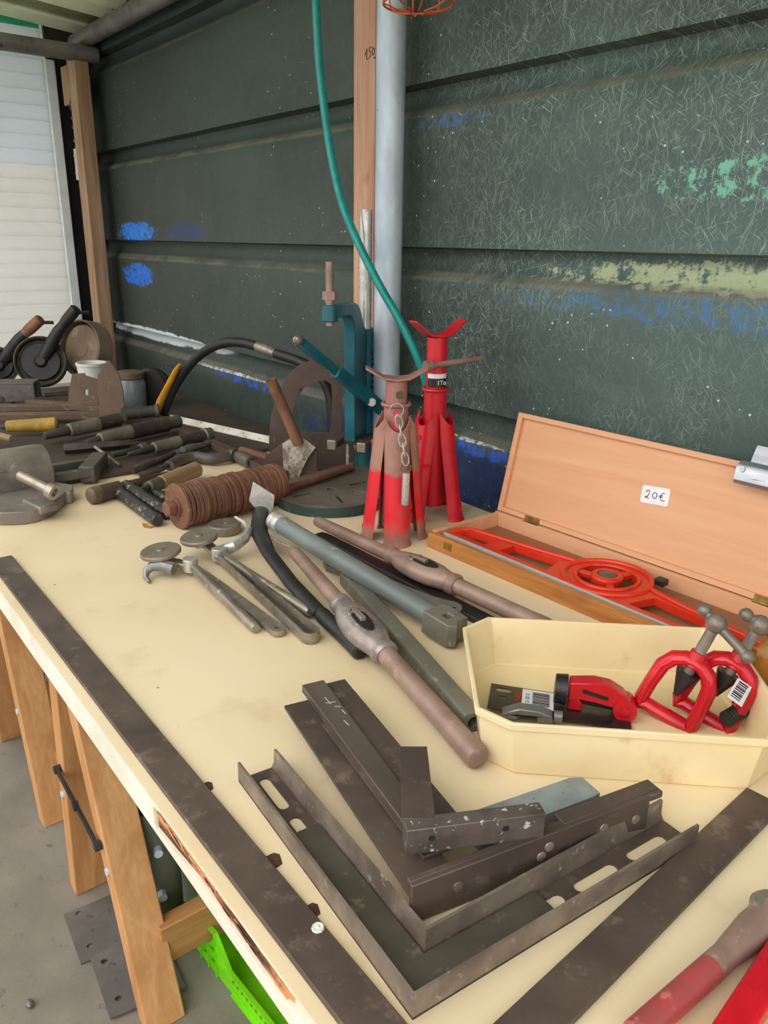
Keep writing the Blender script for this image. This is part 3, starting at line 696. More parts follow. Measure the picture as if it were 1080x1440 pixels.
# ------------------------------------------------------------------ wooden box with a red level
m_box = WOOD('varnished_box_wood', 'c58a4e', 'a0622c', 0, 12, .4)
m_boxin = WOOD('box_bottom_wood', '9c6b4a', '86583b', 0, 6, .6, False)
m_lid = WOOD('plywood_lid', 'dfae86', 'd39a72', 0, 6, .5)
m_level = MAT('orange_red_enamel', 'd8361c', 'c92d16', 8, c3='a82a18', scale3=40, thr3=(.66, .75), rough=.35, bump=.03)
m_lsteel = MAT('ground_steel_edge', 'c4c1bd', 'a5a19d', 20, rough=.35, metal=.25, bump=.05, stretch=(.1, 1, 1))
m_brass = MAT('brass_hinge', 'a98a48', '7c6432', 40, rough=.4, metal=.7)
o = P(605, 768); BX = Thing('wooden_level_box', 'long wooden box with its plywood lid open against the wall, holding a red level', 'box', rotz(o, 1.6))
L_, D_, H_ = .84, .238, .042; y0 = -.008
BX.part('front_board', MB().box(0, L_, y0, y0 + .012, 0, .038), m_box, bevel=.001)
BX.part('back_board', MB().box(0, L_, y0 + D_ - .012, y0 + D_, 0, H_), m_lid, bevel=.001)
BX.part('end_board', MB().box(0, .012, y0 + .0125, y0 + D_ - .0125, 0, .040), m_lid, bevel=.001)
BX.part('end_board', MB().box(L_ - .012, L_, y0 + .0125, y0 + D_ - .0125, 0, .040), m_lid, bevel=.001)
BX.part('box_bottom', MB().box(.0122, L_ - .0122, y0 + .0122, y0 + D_ - .0122, .001, .007), m_boxin)
hy, hz = y0 + D_, H_ + .0015
ML = Matrix.Translation((0, hy, hz)) @ Matrix.Rotation(R(77), 4, 'X')
lid = BX.part('lid', MB().box(0, L_, -.0, .248, -.018, -.006, ML), m_lid, bevel=.001, label='plywood lid tilted back')
mb = MB().box(0, .014, .0, .248, -.0055, .004, ML).box(L_ - .014, L_, 0, .248, -.0055, .004, ML).box(.0145, L_ - .0145, .236, .248, -.0055, .004, ML).box(.0145, L_ - .0145, .0, .012, -.0055, .004, ML)
obj('lid_frame', mb, m_lid, lid, bevel=.001)
for hx in (.09, .66):
    mb = MB().cyl((hx, hy - .004, hz - .0005), (hx + .045, hy - .004, hz - .0005), .0025, seg=8).box(hx, hx + .045, hy - .012, hy - .004, H_, H_ + .0012).box(hx, hx + .045, .001, .012, .0042, .0054, ML)
    BX.part('hinge', mb, m_brass)
BX.part('latch', MB().box(.055, .078, y0 - .0015, y0, .014, .030).cyl((.066, y0 - .003, .022), (.066, y0, .022), .004, seg=8), m_brass, label='dark latch plate on the front')
# price sticker
sp = T = None
pl = ML.inverted() @ (BX.I @ PY(922, 697, 1.43)); 
Mst = ML @ Matrix.Translation((pl.x, pl.y, -.0056)) @ Matrix.Rotation(R(5), 4, 'Z') @ Matrix.Scale(1.25, 4)
st = BX.part('price_sticker', MB().plate([(-.026, -.012), (-.024, -.015), (.024, -.015), (.026, -.012), (.026, .012), (.024, .015), (-.024, .015), (-.026, .012)], (), 0, .0005, Mst), m_white, label='white price sticker handwritten 20 euros')
ik = MB()
def sc(lines, ox, k=.001): return [[(ox + x * k, y * k) for x, y in ln] for ln in lines]
two = [[(-4, 3), (-3.4, 6), (-.5, 7.5), (2, 6), (1.8, 2), (-.5, -3), (-3, -6), (-5, -6), (-5, -4), (-3, -3.5), (0, -6), (2.5, -7)]]
zero = [[(4 * math.cos(a), 5 * math.sin(a)) for a in [.6 + 2 * math.pi * i / 18 for i in range(19)]]]
euro = [[(5, 5), (3, 6.5), (0, 5), (-1.5, 1), (-1.5, -3), (0, -6), (3, -7), (7, -5.5)], [(-4, 1.2), (2.5, 2)], [(-4.4, -1.2), (2, -.6)]]
for lines, ox in ((two, -.013), (zero, -.0005), (euro, .012)): strokes(ik, sc(lines, ox), .0007, Mst @ Matrix.Translation((0, 0, .0006)))
obj('ink_price', ik, m_ink, st)
# level
lv = Thing('red_protractor_level', 'red cast protractor level with central dial, lying in the open wooden box', 'level', BX.M @ rotz((.030, .0215, .0215), -.8))
cx, cy, RO, RI = .385, .088, .093, .060
ro = [(cx + RO * math.cos(a), cy + RO * math.sin(a)) for a in [math.pi * (1.0 - i / 20) + 0 for i in range(21)]]
ro = [p for p in ro if p[1] > .105]
outer = [(0, 0), (.77, 0), (.77, .045), (.762, .060), (.74, .072), (.55, .098)] + [(cx + RO * math.cos(a), cy + RO * math.sin(a)) for a in [R(8 + i * 164 / 22) for i in range(23)]] + [(.22, .098), (.03, .072), (.008, .060), (0, .045)]
hA = [(.020, .018), (.105, .018), (.105, .064), (.050, .060), (.024, .052), (.018, .042)]
hB = [(.150, .018), (.285, .018), (.275, .06), (.268, .082), (.150, .070)]
mirror = lambda h: [(.77 - x, y) for x, y in reversed(h)]
dial = [(cx + RI * math.cos(a), cy + RI * math.sin(a)) for a in [2 * math.pi * i / 36 for i in range(36)]]
bd = lv.part('body', MB().plate(outer, [hA, hB, mirror(hA), mirror(hB), dial], 0, .016), m_level, bevel=.0025, smooth=40)
mb = MB()
def rail(pts, r=.005): mb.tube([(x, y, .017) for x, y in pts], r, 8)
rail([(.006, .008), (.006, .042), (.022, .064), (.22, .092), (cx - .085, cy + .02)]); rail([(.764, .008), (.764, .042), (.748, .064), (.55, .092), (cx + .085, cy + .02)])
mb.tube([(cx + (RO - .005) * math.cos(a), cy + (RO - .005) * math.sin(a), .017) for a in [2 * math.pi * i / 48 for i in range(48)]], .0055, 8, closed=True)
mb.tube([(cx + (RI + .003) * math.cos(a), cy + (RI + .003) * math.sin(a), .017) for a in [2 * math.pi * i / 40 for i in range(40)]], .0045, 8, closed=True)
obj('raised_rim', mb, m_level, bd)
lv.part('steel_edge', MB().box(-.002, .772, -.007, -.001, 0, .019), m_lsteel, bevel=.001, label='ground steel edge')
hub = lv.part('dial_hub', MB().lathe([(.030, .004), (.033, .010), (.033, .020), (.029, .024), (.020, .024), (.020, .021), (0, .021)], 28, Matrix.Translation((cx, cy, 0))), m_level, bevel=.001)
m_vial = MAT('green_vial_glass', '3f5a4a', '2a3b34', 20, rough=.08, bump=0)
obj('vial_window', MB().lathe([(.0195, .0212), (.017, .0235), (0, .0245)], 24, Matrix.Translation((cx, cy, 0))), m_vial, hub)
for a in (75, 195, 315):
    ca, sa = math.cos(R(a)), math.sin(R(a)); lv.part('spoke', MB().bar((cx + .031 * ca, cy + .031 * sa, .011), (cx + .061 * ca, cy + .061 * sa, .011), .016, .012), m_level, bevel=.002)
lv.part('locking_knob', MB().box(cx + .072, cx + .094, cy + .055, cy + .075, .012, .026), m_black, bevel=.002)
# aluminium bracket hooked over the lid
m_alu = MAT('aluminium', 'b9bcc4', '9fa2a9', 30, c3='6e7075', scale3=70, thr3=(.68, .73), rough=.35, metal=.75, bump=.04, stretch=(.2, 1, 1))
lidtop = BX.M @ (ML @ V((0, .248, 0))); 
bx = BX.I @ PY(1047, 660, (BX.M @ (ML @ V((.54, .248, 0)))).y)
MBk = BX.M @ ML @ Matrix.Translation((bx.x, .248, 0))
Bk = Thing('aluminium_bracket', 'grey aluminium profile hooked over the top of the box lid', 'bracket', MBk)
sec = [(.034, -.030), (.036, -.029), (.014, -.0215), (.003, -.0195), (.003, .018), (-.004, .030), (-.012, .034), (-.034, .034), (-.040, .030), (-.042, .022), (-.039, .022), (-.037, .029), (-.033, .0315), (-.012, .0315), (-.006, .028), (.0008, .017), (.0008, -.0205), (.013, -.0235)]
Bk.part('profile', MB().loft([[V((0, y, z)) for y, z in sec], [V((.16, y, z)) for y, z in sec]]), m_alu, smooth=30)
Bk.part('screw', MB().cyl((.012, -.012, .034), (.012, -.012, .0365), .006, seg=10), m_galv)
# ------------------------------------------------------------------ materials of the middle of the table
m_rust = MAT('brown_rust', '7c5643', '674636', 14, c3='967058', scale3=60, thr3=(.58, .72), rough=.75, metal=.1, bump=.25)
m_rustd = MAT('dark_rusty_plate', '5b4a40', '4a3c34', 8, c3='7d5a41', scale3=30, thr3=(.66, .78), rough=.6, metal=.2, bump=.12)
m_rustpink = MAT('pinkish_rusty_iron', '9d8478', '866d62', 12, c3='b58f80', scale3=40, thr3=(.58, .72), rough=.42, metal=.2, bump=.15)
m_teal = MAT('teal_paint', '1a6470', '14525e', 8, c3='2d7f8c', scale3=50, thr3=(.68, .76), rough=.35, bump=.05)
m_dustred = MAT('dusty_red_paint', 'a5796b', '906458', 9, c3='d43f4c', scale3=11, thr3=(.58, .66), rough=.5, bump=.08)
m_jackred = MAT('jack_red_paint', 'd41c2b', 'b81825', 7, c3='8f3436', scale3=18, thr3=(.62, .78), rough=.35, bump=.05)
m_chrome = MAT('worn_chrome', 'd3d2ce', 'b5b2ad', 18, c3='77716a', scale3=60, thr3=(.64, .72), rough=.25, metal=.5, bump=.06)
m_nickel = MAT('dull_nickel', 'a0978a', '82786b', 14, c3='c0b7aa', scale3=50, thr3=(.6, .72), rough=.28, metal=.5, bump=.08)
m_discsteel = MAT('dark_disc_steel', '8f8578', '786e62', 16, c3='a3998a', scale3=60, rough=.42, metal=.4, bump=.1)
m_bluepipe = MAT('blue_grey_painted_tube', '848b88', '6d7472', 10, c3='a0a4a0', scale3=45, thr3=(.62, .72), rough=.45, metal=.2, bump=.12, stretch=(.35, 1, 1))
m_khaki = MAT('grey_khaki_steel', '7c7a6e', '67655a', 9, c3='918f84', scale3=40, rough=.45, metal=.2, bump=.08)
m_hose = MAT('turquoise_rubber', '0f8f88', '0b7f7a', 30, rough=.35, bump=.04)
m_base = MAT('dusty_cast_base', '756e62', '5c564a', 7, c3='8d877a', scale3=30, thr3=(.64, .74), rough=.5, metal=.2, bump=.1)

def legmix():
    k = NT('red_and_dust_leg'); sp_ = k.n('ShaderNodeSeparateXYZ'); k.l(k.tc, sp_.inputs[0])
    h_ = k.math('ADD', sp_.outputs[2], k.math('MULTIPLY', k.math('SUBTRACT', k.noise(9, 4, .6), .5), .09))
    m_ = k.math('MULTIPLY', k.step(h_, .175, .160), k.step(h_, .02, .05))
    m_ = k.math('MULTIPLY', m_, k.step(k.noise(6, 3), .72, .50))
    col = k.mix(m_, k.mix(k.step(k.noise(12, 4), .4, .7), 'a5796b', '8e6558'), 'd5202e')
    k.bump(k.noise(90, 3), .08); return k.done(col, .42)
m_legmix = legmix()
# ------------------------------------------------------------------ jack stands
def leg_mesh(ang, r0, r1, h, rad, flare, peak=.035):
    c, s_ = math.cos(ang), math.sin(ang); secs = []; n = 12
    for t_ in (0, .015, .05, .3, .6, .85, 1):
        rr_ = r0 + (r1 - r0) * t_; k = rad * (1 + flare * max(0, 1 - t_ * 14)); loop = []
        for side in (1, .9):
            rng = range(n + 1) if side == 1 else range(n, -1, -1)
            for i in rng:
                b = -1.3 + 2.6 * i / n; x = rr_ - rad + k * side * math.cos(b) + (.008 * flare if t_ == 0 else 0); y = k * side * math.sin(b)
                z = h * t_ + (peak * (abs(b) / 1.3) ** 2 if t_ == 1 else 0)
                loop.append(V((x * c - y * s_, x * s_ + y * c, z)))
        secs.append(loop)
    return MB().loft(secs)
def jack(name, label, C, rot, mats, zleg, zcol, zhead, wing, legs=(0, 90, 180, 270), r0=.080, r1=.047, ring=True):
    mt, ml = mats
    J = Thing(name, label, 'jack stand', rotz(C, 0), 'jack stands')
    for a in legs: 
        lg = J.part('leg', leg_mesh(R(a), r0, r1, zleg, .031, .16), ml)
        c, s_ = math.cos(R(a)), math.sin(R(a))
        for zz in (.03, zleg * .88):
            rr_ = r0 + (r1 - r0) * zz / zleg; p = V((c * (rr_ + .0005), s_ * (rr_ + .0005), zz))
            obj('rivet', MB().cyl(p, p + V((c, s_, 0)) * .002, .006, seg=10), mt, lg)
    J.part('outer_tube', MB().pipe((0, 0, .03), (0, 0, zcol), .0285, .0255, 24), mt)
    if ring: J.part('collar', MB().tube([(.031 * math.cos(a), .031 * math.sin(a), zcol) for a in [2 * math.pi * i / 28 for i in range(28)]], .0045, 8, closed=True), mt)
    J.part('inner_tube', MB().pipe((0, 0, .10), (0, 0, zhead), .0250, .0215, 24), mt)
    # saddle: bent plate, wings up at both ends
    prof = [(-.070, wing), (-.030, .004), (0, 0), (.030, .004), (.070, wing)]
    M = Matrix.Translation((0, 0, zhead)) @ Matrix.Rotation(R(rot), 4, 'Z'); secs = []
    for i, (x, z) in enumerate(prof):
        w_ = (.020, .026, .027, .026, .020)[i]
        secs.append([V((x, -w_, z)), V((x, w_, z)), V((x, w_, z + .006)), V((x, -w_, z + .006))])
    J.part('saddle', MB().loft(secs, M=M), mt, bevel=.0015)
    return J
CJ1 = V((-1.392, 1.120, ZT)); z0 = zof(560, 535, CJ1) - ZT; zc = zof(558, 568, CJ1) - ZT; zl = zof(553, 604, CJ1) - ZT
fa = math.degrees(math.atan2(CF.y, CF.x))          # heading; the front leg faces the viewer
J1 = jack('jack_stand', 'dusty red jack stand with a chain and pin hanging in front, nearer of two', CJ1, fa - 88, (m_dustred, m_legmix), zl + .004, zc, z0, .026, (fa + 180 + 8, fa + 98, fa - 82, fa + 8), .078, .050)
for ch in J1.o.children:
    if ch.name.startswith('leg') and ch.name != 'leg': pass
tc = V((-CF.x, -CF.y, 0)).normalized()
q1 = CJ1 + tc * .092
ch = MB(); pts = [(561, 590), (565, 598), (568, 606), (569, 613), (570, 620), (571, 628), (571, 636), (571, 644)]
rp = J1.L(PD(558, 577, CJ1 + tc * .045))
def ringm(c, r, w_, nrm, up):
    nrm = V(nrm).normalized(); up = V(up).normalized(); sd_ = nrm.cross(up)
    return [c + up * (r * math.cos(a)) + sd_ * (r * w_ * math.sin(a)) for a in [2 * math.pi * i / 14 for i in range(14)]]
ringpart = MB().tube(ringm(rp, .0155, 1, tc, (0, 0, 1)), .0016, 6, closed=True)
J1.part('ring', ringpart, m_chrome, label='wire ring')
P0 = PD(560, 586, q1); P1 = PD(571, 652, q1); nl = 5
for i in range(nl):
    a = P0.lerp(P1, (i + .5) / nl); d_ = (P1 - P0).normalized()
    nr = tc if i % 2 == 0 else tc.cross(V((0, 0, 1)))
    J1.part('chain_link', MB().tube(ringm(J1.L(a), .0155, .5, nr, d_), .0019, 6, closed=True), m_chrome)
J1.part('ring', MB().tube(ringm(J1.L(PD(571, 658, q1)), .0115, 1, tc, (0, 0, 1)), .0014, 6, closed=True), m_rust)
J1.part('pin', MB().cyl(J1.L(PD(571.5, 665, q1)), J1.L(PD(569.5, 709, q1)), .0085, seg=14), m_chrome, label='flecked steel pin on the chain')
ph = J1.L(PD(565, 553, CJ1)); J1.part('pin_hole', MB().cyl(V((0, 0, ph.z)) + tc * .0245 + V((.004, .006, 0)), V((0, 0, ph.z)) + tc * .0262 + V((.004, .006, 0)), .009, seg=14), m_rustd)
CJ2 = V((-1.462, 1.302, ZT)); z0 = zof(612, 474, CJ2) - ZT; zc = zof(618, 547, CJ2) - ZT; zl = zof(612, 600, CJ2) - ZT
J2 = jack('jack_stand', 'bright red jack stand with a black and white weight label, behind the dusty one', CJ2, fa - 62, (m_jackred, m_jackred), zl + .01, zc, z0, .036, (fa + 180 + 62, fa + 180 - 45, fa - 28, fa + 62), .086, .050)
zb = zof(618, 545, CJ2) - ZT + .004; zt_ = zof(617, 524, CJ2) - ZT
st = J2.part('weight_label', MB().lathe([(.0254, zb), (.0256, zb), (.0256, zt_ - .011), (.0254, zt_ - .011)], 14, Matrix.Rotation(R(fa + 180 + 20), 4, 'Z'), R(-75), R(75)), m_card, label='black label reading 1To with a white band')
obj('white_band', MB().lathe([(.0254, zt_ - .011), (.0257, zt_ - .011), (.0257, zt_), (.0254, zt_)], 14, Matrix.Rotation(R(fa + 180 + 20), 4, 'Z'), R(-75), R(75)), m_white, st)
dn = Matrix.Rotation(R(fa + 180 + 30 + 90), 4, 'Z') @ Matrix.Rotation(R(90), 4, 'X'); nn = Matrix.Rotation(R(fa + 180 + 30), 4, 'Z') @ V((1, 0, 0))
text_mesh('1To', .016, Matrix.Translation(nn * .0256 + V((0, 0, (zb + zt_ - .011) / 2))) @ dn, m_white, 'lettering', st, .0006)
q = CJ2 + V((0, 0, 0)); pa, pb = J2.L(PD(600, 515, CJ2 + tc * .05)), J2.L(PD(678, 504, CJ2 - tc * .03))
dd = (pb - pa); n_ = 40
J2.part('locking_pin', MB().tube([pa + dd * (i / n_) for i in range(n_ + 1)], [.0075 if (i % 2 or i < 6) else .0066 for i in range(n_ + 1)], 10).cyl(pa - dd.normalized() * .004, pa + dd.normalized() * .012, .014, seg=14), m_rustpink, label='rusty threaded locking pin')
J2.part('leg_tie', MB().bar(V((-.03, .0, .15)) + tc * .03, V((-.0, -.03, .15)) + tc * .055, .022, .004), m_jackred)

# ------------------------------------------------------------------ teal drill stand
C = P(466, 688, ZT + .03); colb = P(512, 652, ZT + .03)
col0 = V((colb.x, colb.y, ZT)); dv = V((C.x - col0.x, C.y - col0.y, 0)); LD = dv.length; dv.normalize()
MD = Matrix(((dv.x, -dv.y, 0, col0.x), (dv.y, dv.x, 0, col0.y), (0, 0, 1, ZT), (0, 0, 0, 1)))
D = Thing('drill_stand', 'teal bench drill stand with steel column and slotted round base', 'drill stand', MD)
RB = .155; arcp = [(LD + RB * math.cos(a), RB * math.sin(a)) for a in [R(-125 + 250 * i / 40) for i in range(41)]]
arcp += [(.045 * math.cos(a), .045 * math.sin(a)) for a in [R(110 + 140 * i / 10) for i in range(11)]]
slots = []
for a in (35, 145, 215, 325, 90):
    M2 = Matrix.Rotation(R(a), 4, 'Z'); slots.append([(LD + (M2 @ V((x, y, 0))).x, (M2 @ V((x, y, 0))).y) for x, y in slot(.06, .125, 0, .006)])
slots.append(circ(LD, 0, .012, 14))
D.part('base_rim', MB().plate(arcp, (), .0, .026), MAT('dark_green_rim', '2f4a45', '253b37', 9, c3='6b7068', scale3=40, rough=.5, bump=.08), bevel=.003, label='dark teal base rim')
D.part('base_plate', MB().plate([(LD + (x - LD) * .985, y * .985) for x, y in arcp], slots, .0262, .031), m_base, bevel=.001, label='dusty grey slotted top of the base')
H1 = zof(516, 295, col0) - ZT
D.part('column', MB().cyl((0, 0, .03), (0, 0, H1), .0185, seg=24), m_chrome, label='polished steel column')
D.part('column_socket', MB().cyl((0, 0, .031), (0, 0, .085), .029, .026, 20), m_teal)
qa = V((C.x, C.y, ZT)); za = zof(460, 441, qa) - ZT; zth = zof(464, 368, qa) - ZT
zb0 = zof(470, 628, col0 + dv * .14) - ZT; zb1 = zof(505, 462, col0) - ZT
# body: casting in the vertical plane through the column
XR = LD
side = [(-.030, zb1), (.028, zb1), (.050, zb1 + .012), (.066, zb1 + .034), (.082, za - .004), (.100, za + .010), (.125, za + .018), (XR - .018, za + .018), (XR - .018, za - .012), (.172, za - .012), (.156, za - .017), (.144, za - .028), (.136, za - .045), (.132, za - .075), (.132, zb0 + .05), (.128, zb0 + .012), (-.030, zb0 + .012)]
MX = Matrix(((1, 0, 0, 0), (0, 0, -1, .016), (0, 1, 0, 0), (0, 0, 0, 1)))
D.part('body', MB().plate(side, (), 0, .032, MX).cyl((XR, 0, za - .020), (XR, 0, za + .022), .021, seg=20).cyl((0, 0, zb0 + .012), (0, 0, zb1), .030, seg=20), m_teal, bevel=.003)
D.part('threaded_rod', MB().cyl((XR, 0, za - .030), (XR, 0, zth), .0105, seg=14).cyl((XR, 0, za + .035), (XR, 0, za + .055), .019, seg=6).cyl((XR, 0, za + .028), (XR, 0, za + .035), .013, seg=12), m_rustpink, label='rusty threaded rod with nut')
# collar fork with two lugs
XF = .150
D.part('clamp_fork', MB().box(.09, XF, -.060, -.030, zb0 - .004, zb0 + .016).box(.09, XF, .030, .060, zb0 - .004, zb0 + .016).box(-.03, .10, -.060, .060, zb0 - .004, zb0 + .014), m_rustd, bevel=.003, label='dusty clamp fork')
for y in (-.045, .045): D.part('fork_bolt', MB().box(XF + .0005, XF + .012, y - .013, y + .013, zb0 - .008, zb0 + .020), m_nickel, bevel=.002)
D.part('guide_rod', MB().cyl((.05, -.035, .031), (.05, -.035, zb0 + .01), .005, seg=10), m_chrome)
# spring beside the column
zs0, zs1 = zof(516, 565, col0) - ZT, zof(516, 495, col0) - ZT
pts = [(-.012 + .026 * math.cos(a), .030 + .026 * math.sin(a), zs0 + (zs1 - zs0) * a / (2 * math.pi * 9)) for a in [2 * math.pi * 9 * i / 140 for i in range(141)]]
D.part('spring', MB().tube(pts, .0030, 6), m_blk)
D.part('rack_guard', MB().box(-.045, -.031, .0, .05, zs0 - .03, zb1), m_teal, bevel=.002)
# lever handle
l0 = D.L(PD(421, 480, qa + tc * .02)); l1 = D.L(PD(548, 584, col0 + tc * .06)); lm = l0.lerp(l1, .42)
w1 = V((0, 0, 1))
D.part('lever', MB().bar(l0, lm, .020, .026).bar(lm - (l1 - l0) * .05, l1, .026, .036).ball(l0, .014, 10, 8), m_teal, bevel=.004)
D.part('lever_tip', MB().ball(l0 - (l1 - l0).normalized() * .004, .0150, 12, 8), m_fleck, label='worn bare tip of the lever')
pv = l0.lerp(l1, .78); D.part('pivot_bolt', MB().cyl(pv + D.I.to_3x3() @ tc * .012, pv + D.I.to_3x3() @ tc * .024, .012, seg=12), m_chrome)
lb = D.L(PD(460, 538, qa - tc * .07)); 
D.part('maker_label', MB().box(.104, .106, -.014, .014, zb0 + .10, zb0 + .14), m_tub, label='small pale label')

# ------------------------------------------------------------------ rusty arched plate, hoe head, rods
q = P(432, 640, ZT)
def flat_in_plane(name, label, cat, q, out, holes, th, mat, tilt=0):
    n_ = tc; xr = V((0, 0, 1)).cross(n_); M = Matrix(((xr.x, 0, n_.x, q.x), (xr.y, 0, n_.y, q.y), (xr.z, 1, n_.z, ZT), (0, 0, 0, 1)))
    T = Thing(name, label, cat, M)
    pl = lambda pts: [((T.I @ PD(a, b, q)).x, max(.0012, (T.I @ PD(a, b, q)).y)) for a, b in pts]
    T.part('plate', MB().plate(pl(out), [pl(h) for h in holes], -th, 0), mat, bevel=.0008, smooth=25); return T
A = flat_in_plane('arched_plate', 'brown rusty plate with an arched opening, standing behind the drill stand base', 'metal plate', P(436, 656, ZT),
    [(380, 655), (378, 620), (381, 585), (389, 556), (401, 532), (418, 515), (440, 505), (462, 504), (478, 512), (481, 560), (481, 612), (492, 618), (500, 636), (500, 655)],
    [[(414, 606), (412, 580), (417, 560), (428, 545), (444, 537), (458, 535), (466, 541), (467, 560), (466, 590), (463, 609)]], .005, m_rustd)
A.part('base_flange', MB().box(A.L(PD(412, 650, A.M.translation)).x, A.L(PD(500, 650, A.M.translation)).x, .0, .006, .0005, .05), m_rustd)
A.part('bolt_hole', MB().cyl((A.L(PD(423, 548, A.M.translation)).x, A.L(PD(423, 548, A.M.translation)).y, .0002), (A.L(PD(423, 548, A.M.translation)).x, A.L(PD(423, 548, A.M.translation)).y, .0008), .006, seg=10), m_blk)
q = P(415, 672, ZT)
Hh = flat_in_plane('hoe_head', 'rusty hoe head with a short open tube socket, standing behind the disc roll', 'hoe', q,
    [(366, 664), (376, 640), (404, 618), (410, 615), (424, 614), (445, 629), (446, 672), (418, 683), (398, 690)], [], .004, m_rustd)
pl = lambda a, b, d: Hh.I @ PD(a, b, q + tc * d)
Hh.part('lit_face', MB().loft([[pl(397, 624, .006), pl(411, 615, .006), pl(424, 614, .006), pl(444, 629, .006), pl(432, 645, .018), pl(417, 678, .014), pl(399, 668, .010)], [pl(397, 624, .002), pl(411, 615, .002), pl(424, 614, .002), pl(444, 629, .002), pl(432, 645, .012), pl(417, 678, .008), pl(399, 668, .004)]]), MAT('pitted_steel', 'b7ada3', '7d7168', 40, c3='5d5149', scale3=70, thr3=(.55, .62), rough=.5, metal=.2, bump=.2), label='pitted steel face with light put into its paler colour')  # facet turned to the light; its brightness is put into the paler colour
Hh.part('socket', MB().pipe(pl(420, 624, .016), pl(381, 534, .05), .0165, .0125, 18), MAT('rusty_tube', '8d6a55', '74513f', 16, c3='b06a3c', scale3=24, thr3=(.56, .68), rough=.55, metal=.3, bump=.15))
a, b = P(376, 697, ZT + .044), P(493, 657, ZT + .044)
T = Thing('brown_rod', 'dark brown rusty rod lying between the disc roll and the drill stand', 'rod', frame(a, b)[0])
T.part('rod_body', MB().cyl((0, 0, 0), ((b - a).length, 0, 0), .011, seg=12).ball(((b - a).length, 0, 0), .013, 10, 6), m_rust)

# ------------------------------------------------------------------ roll of rusty discs on a rod
a, b = P(250, 712, ZT + .057), P(388, 679, ZT + .057)
M, Lr = frame(a, b)
T = Thing('disc_roll', 'roll of rusty brown discs threaded on a central rod', 'disc roll', M)
T.part('rod', MB().cyl((-.03, 0, 0), (Lr + .02, 0, 0), .012, seg=12).cyl((-.032, 0, 0), (-.012, 0, 0), .020, seg=6), m_rust, label='central rod with hexagon nut')
x = 0.0; i = 0; rr = random.Random(5)
T.part('end_washer', MB().lathe([(.055, 0), (.057, .0015), (.057, .009), (.055, .010)], 28, Matrix.Translation((-.004, 0, 0)) @ Matrix.Rotation(R(90), 4, 'Y')).cyl((-.010, 0, 0), (-.004, 0, 0), .026, seg=16), m_rust)
x = .010
while x < Lr:
    th = rr.choice((.006, .008, .010, .010)); r_ = .054 + rr.uniform(-.003, .0015)
    T.part('disc', MB().lathe([(.012, 0), (r_ - .001, 0), (r_, .0008), (r_, th - .0008), (r_ - .001, th), (.012, th)], 26, Matrix.Translation((x, rr.uniform(-.001, .001), rr.uniform(-.0015, .0005))) @ Matrix.Rotation(R(90), 4, 'Y') @ Matrix.Rotation(R(rr.uniform(-1.5, 1.5)), 4, 'X')), m_rust)
    x += th + rr.choice((.0012, .0012, .003))

m_ratbody = MAT('worn_grey_iron', 'a19792', '7f7570', 16, c3='c3bbb5', scale3=55, thr3=(.6, .7), rough=.28, metal=.45, bump=.12)
# ------------------------------------------------------------------ ratchet bars
def ratchet(label, pts, mh1, mh2, roll):
    # pts: far end, joint with body, end of body, near end (world points along one line)
    a, j, k, b = pts; M, L = frame(a, b); T = Thing('ratchet_bar', label, 'ratchet', M, 'rusty ratchet bars')
    xj, xk = T.L(j).x, T.L(k).x; B_ = xk - xj
    T.part('far_handle', MB().tube([(0.0, 0, 0), (.004, 0, 0), (.012, 0, 0), (xj + .02, 0, 0)], [.006, .011, .0135, .0155], 16), mh1)
    secs = []
    for t_, ry, rz_ in ((-.10, .016, .016), (.0, .020, .019), (.06, .0185, .018), (.14, .026, .020), (.3, .033, .023), (.5, .036, .024), (.68, .033, .023), (.82, .025, .021), (.92, .020, .019), (.94, .0235, .022), (1.0, .0235, .022), (1.03, .019, .018)):
        x = xj + B_ * t_; secs.append([V((x, ry * math.cos(g), rz_ * math.sin(g))) for g in [2 * math.pi * i / 20 for i in range(20)]])
    T.part('ratchet_body', MB().loft(secs), m_ratbody if roll else m_rustpink)
    xm = xj + B_ * .52
    T.part('pawl_slot', MB().loft([[V((xm + .040 * math.cos(g), -.004 + .013 * math.sin(g), z)) for g in [2 * math.pi * i / 18 for i in range(18)]] for z in (.015, .0245)]), m_blk, label='dark slot of the pawl')
    T.part('pawl', MB().bar((xm - .035, -.004, .023), (xm + .010, -.006, .027), .010, .008).cyl((xm - .025, -.02, .020), (xm - .025, .012, .020), .006, seg=10), m_nickel, bevel=.001)
    T.part('collar', MB().cyl((xj - .012, .0, 0), (xj + .002, 0, 0), .0205, seg=18), m_ratbody if roll else m_rustpink, bevel=.002)
    T.part('near_handle', MB().tube([(xk, 0, 0), (xk + .03, 0, 0), (L * .75 + xk * .25, 0, 0), (L - .016, 0, 0), (L - .006, 0, 0), (L - .001, 0, 0), (L, 0, 0)], [.0165, .0165, .0170, .0178, .0165, .0100, .004], 18), mh2)
    return T
zc_ = ZT + .0345
e0, e1 = P(412, 774, ZT + .068), P(676, 1070, ZT + .0185)
ln = lambda t_: e0.lerp(e1, t_)
def tpar(px, py): p = P(px, py, ZT + .05); return max(0, min(1, (p - e0).dot(e1 - e0) / (e1 - e0).length_squared))
ratchet('rusty ratchet bar with bulged shiny body, lying closest to the stacked squares', (e0, ln(tpar(462, 856)), ln(tpar(531, 914)), e1), m_rustpink, m_rustpink, True)
e0, e1 = P(444, 732, ZT + .040), P(775, 885, ZT + .034)
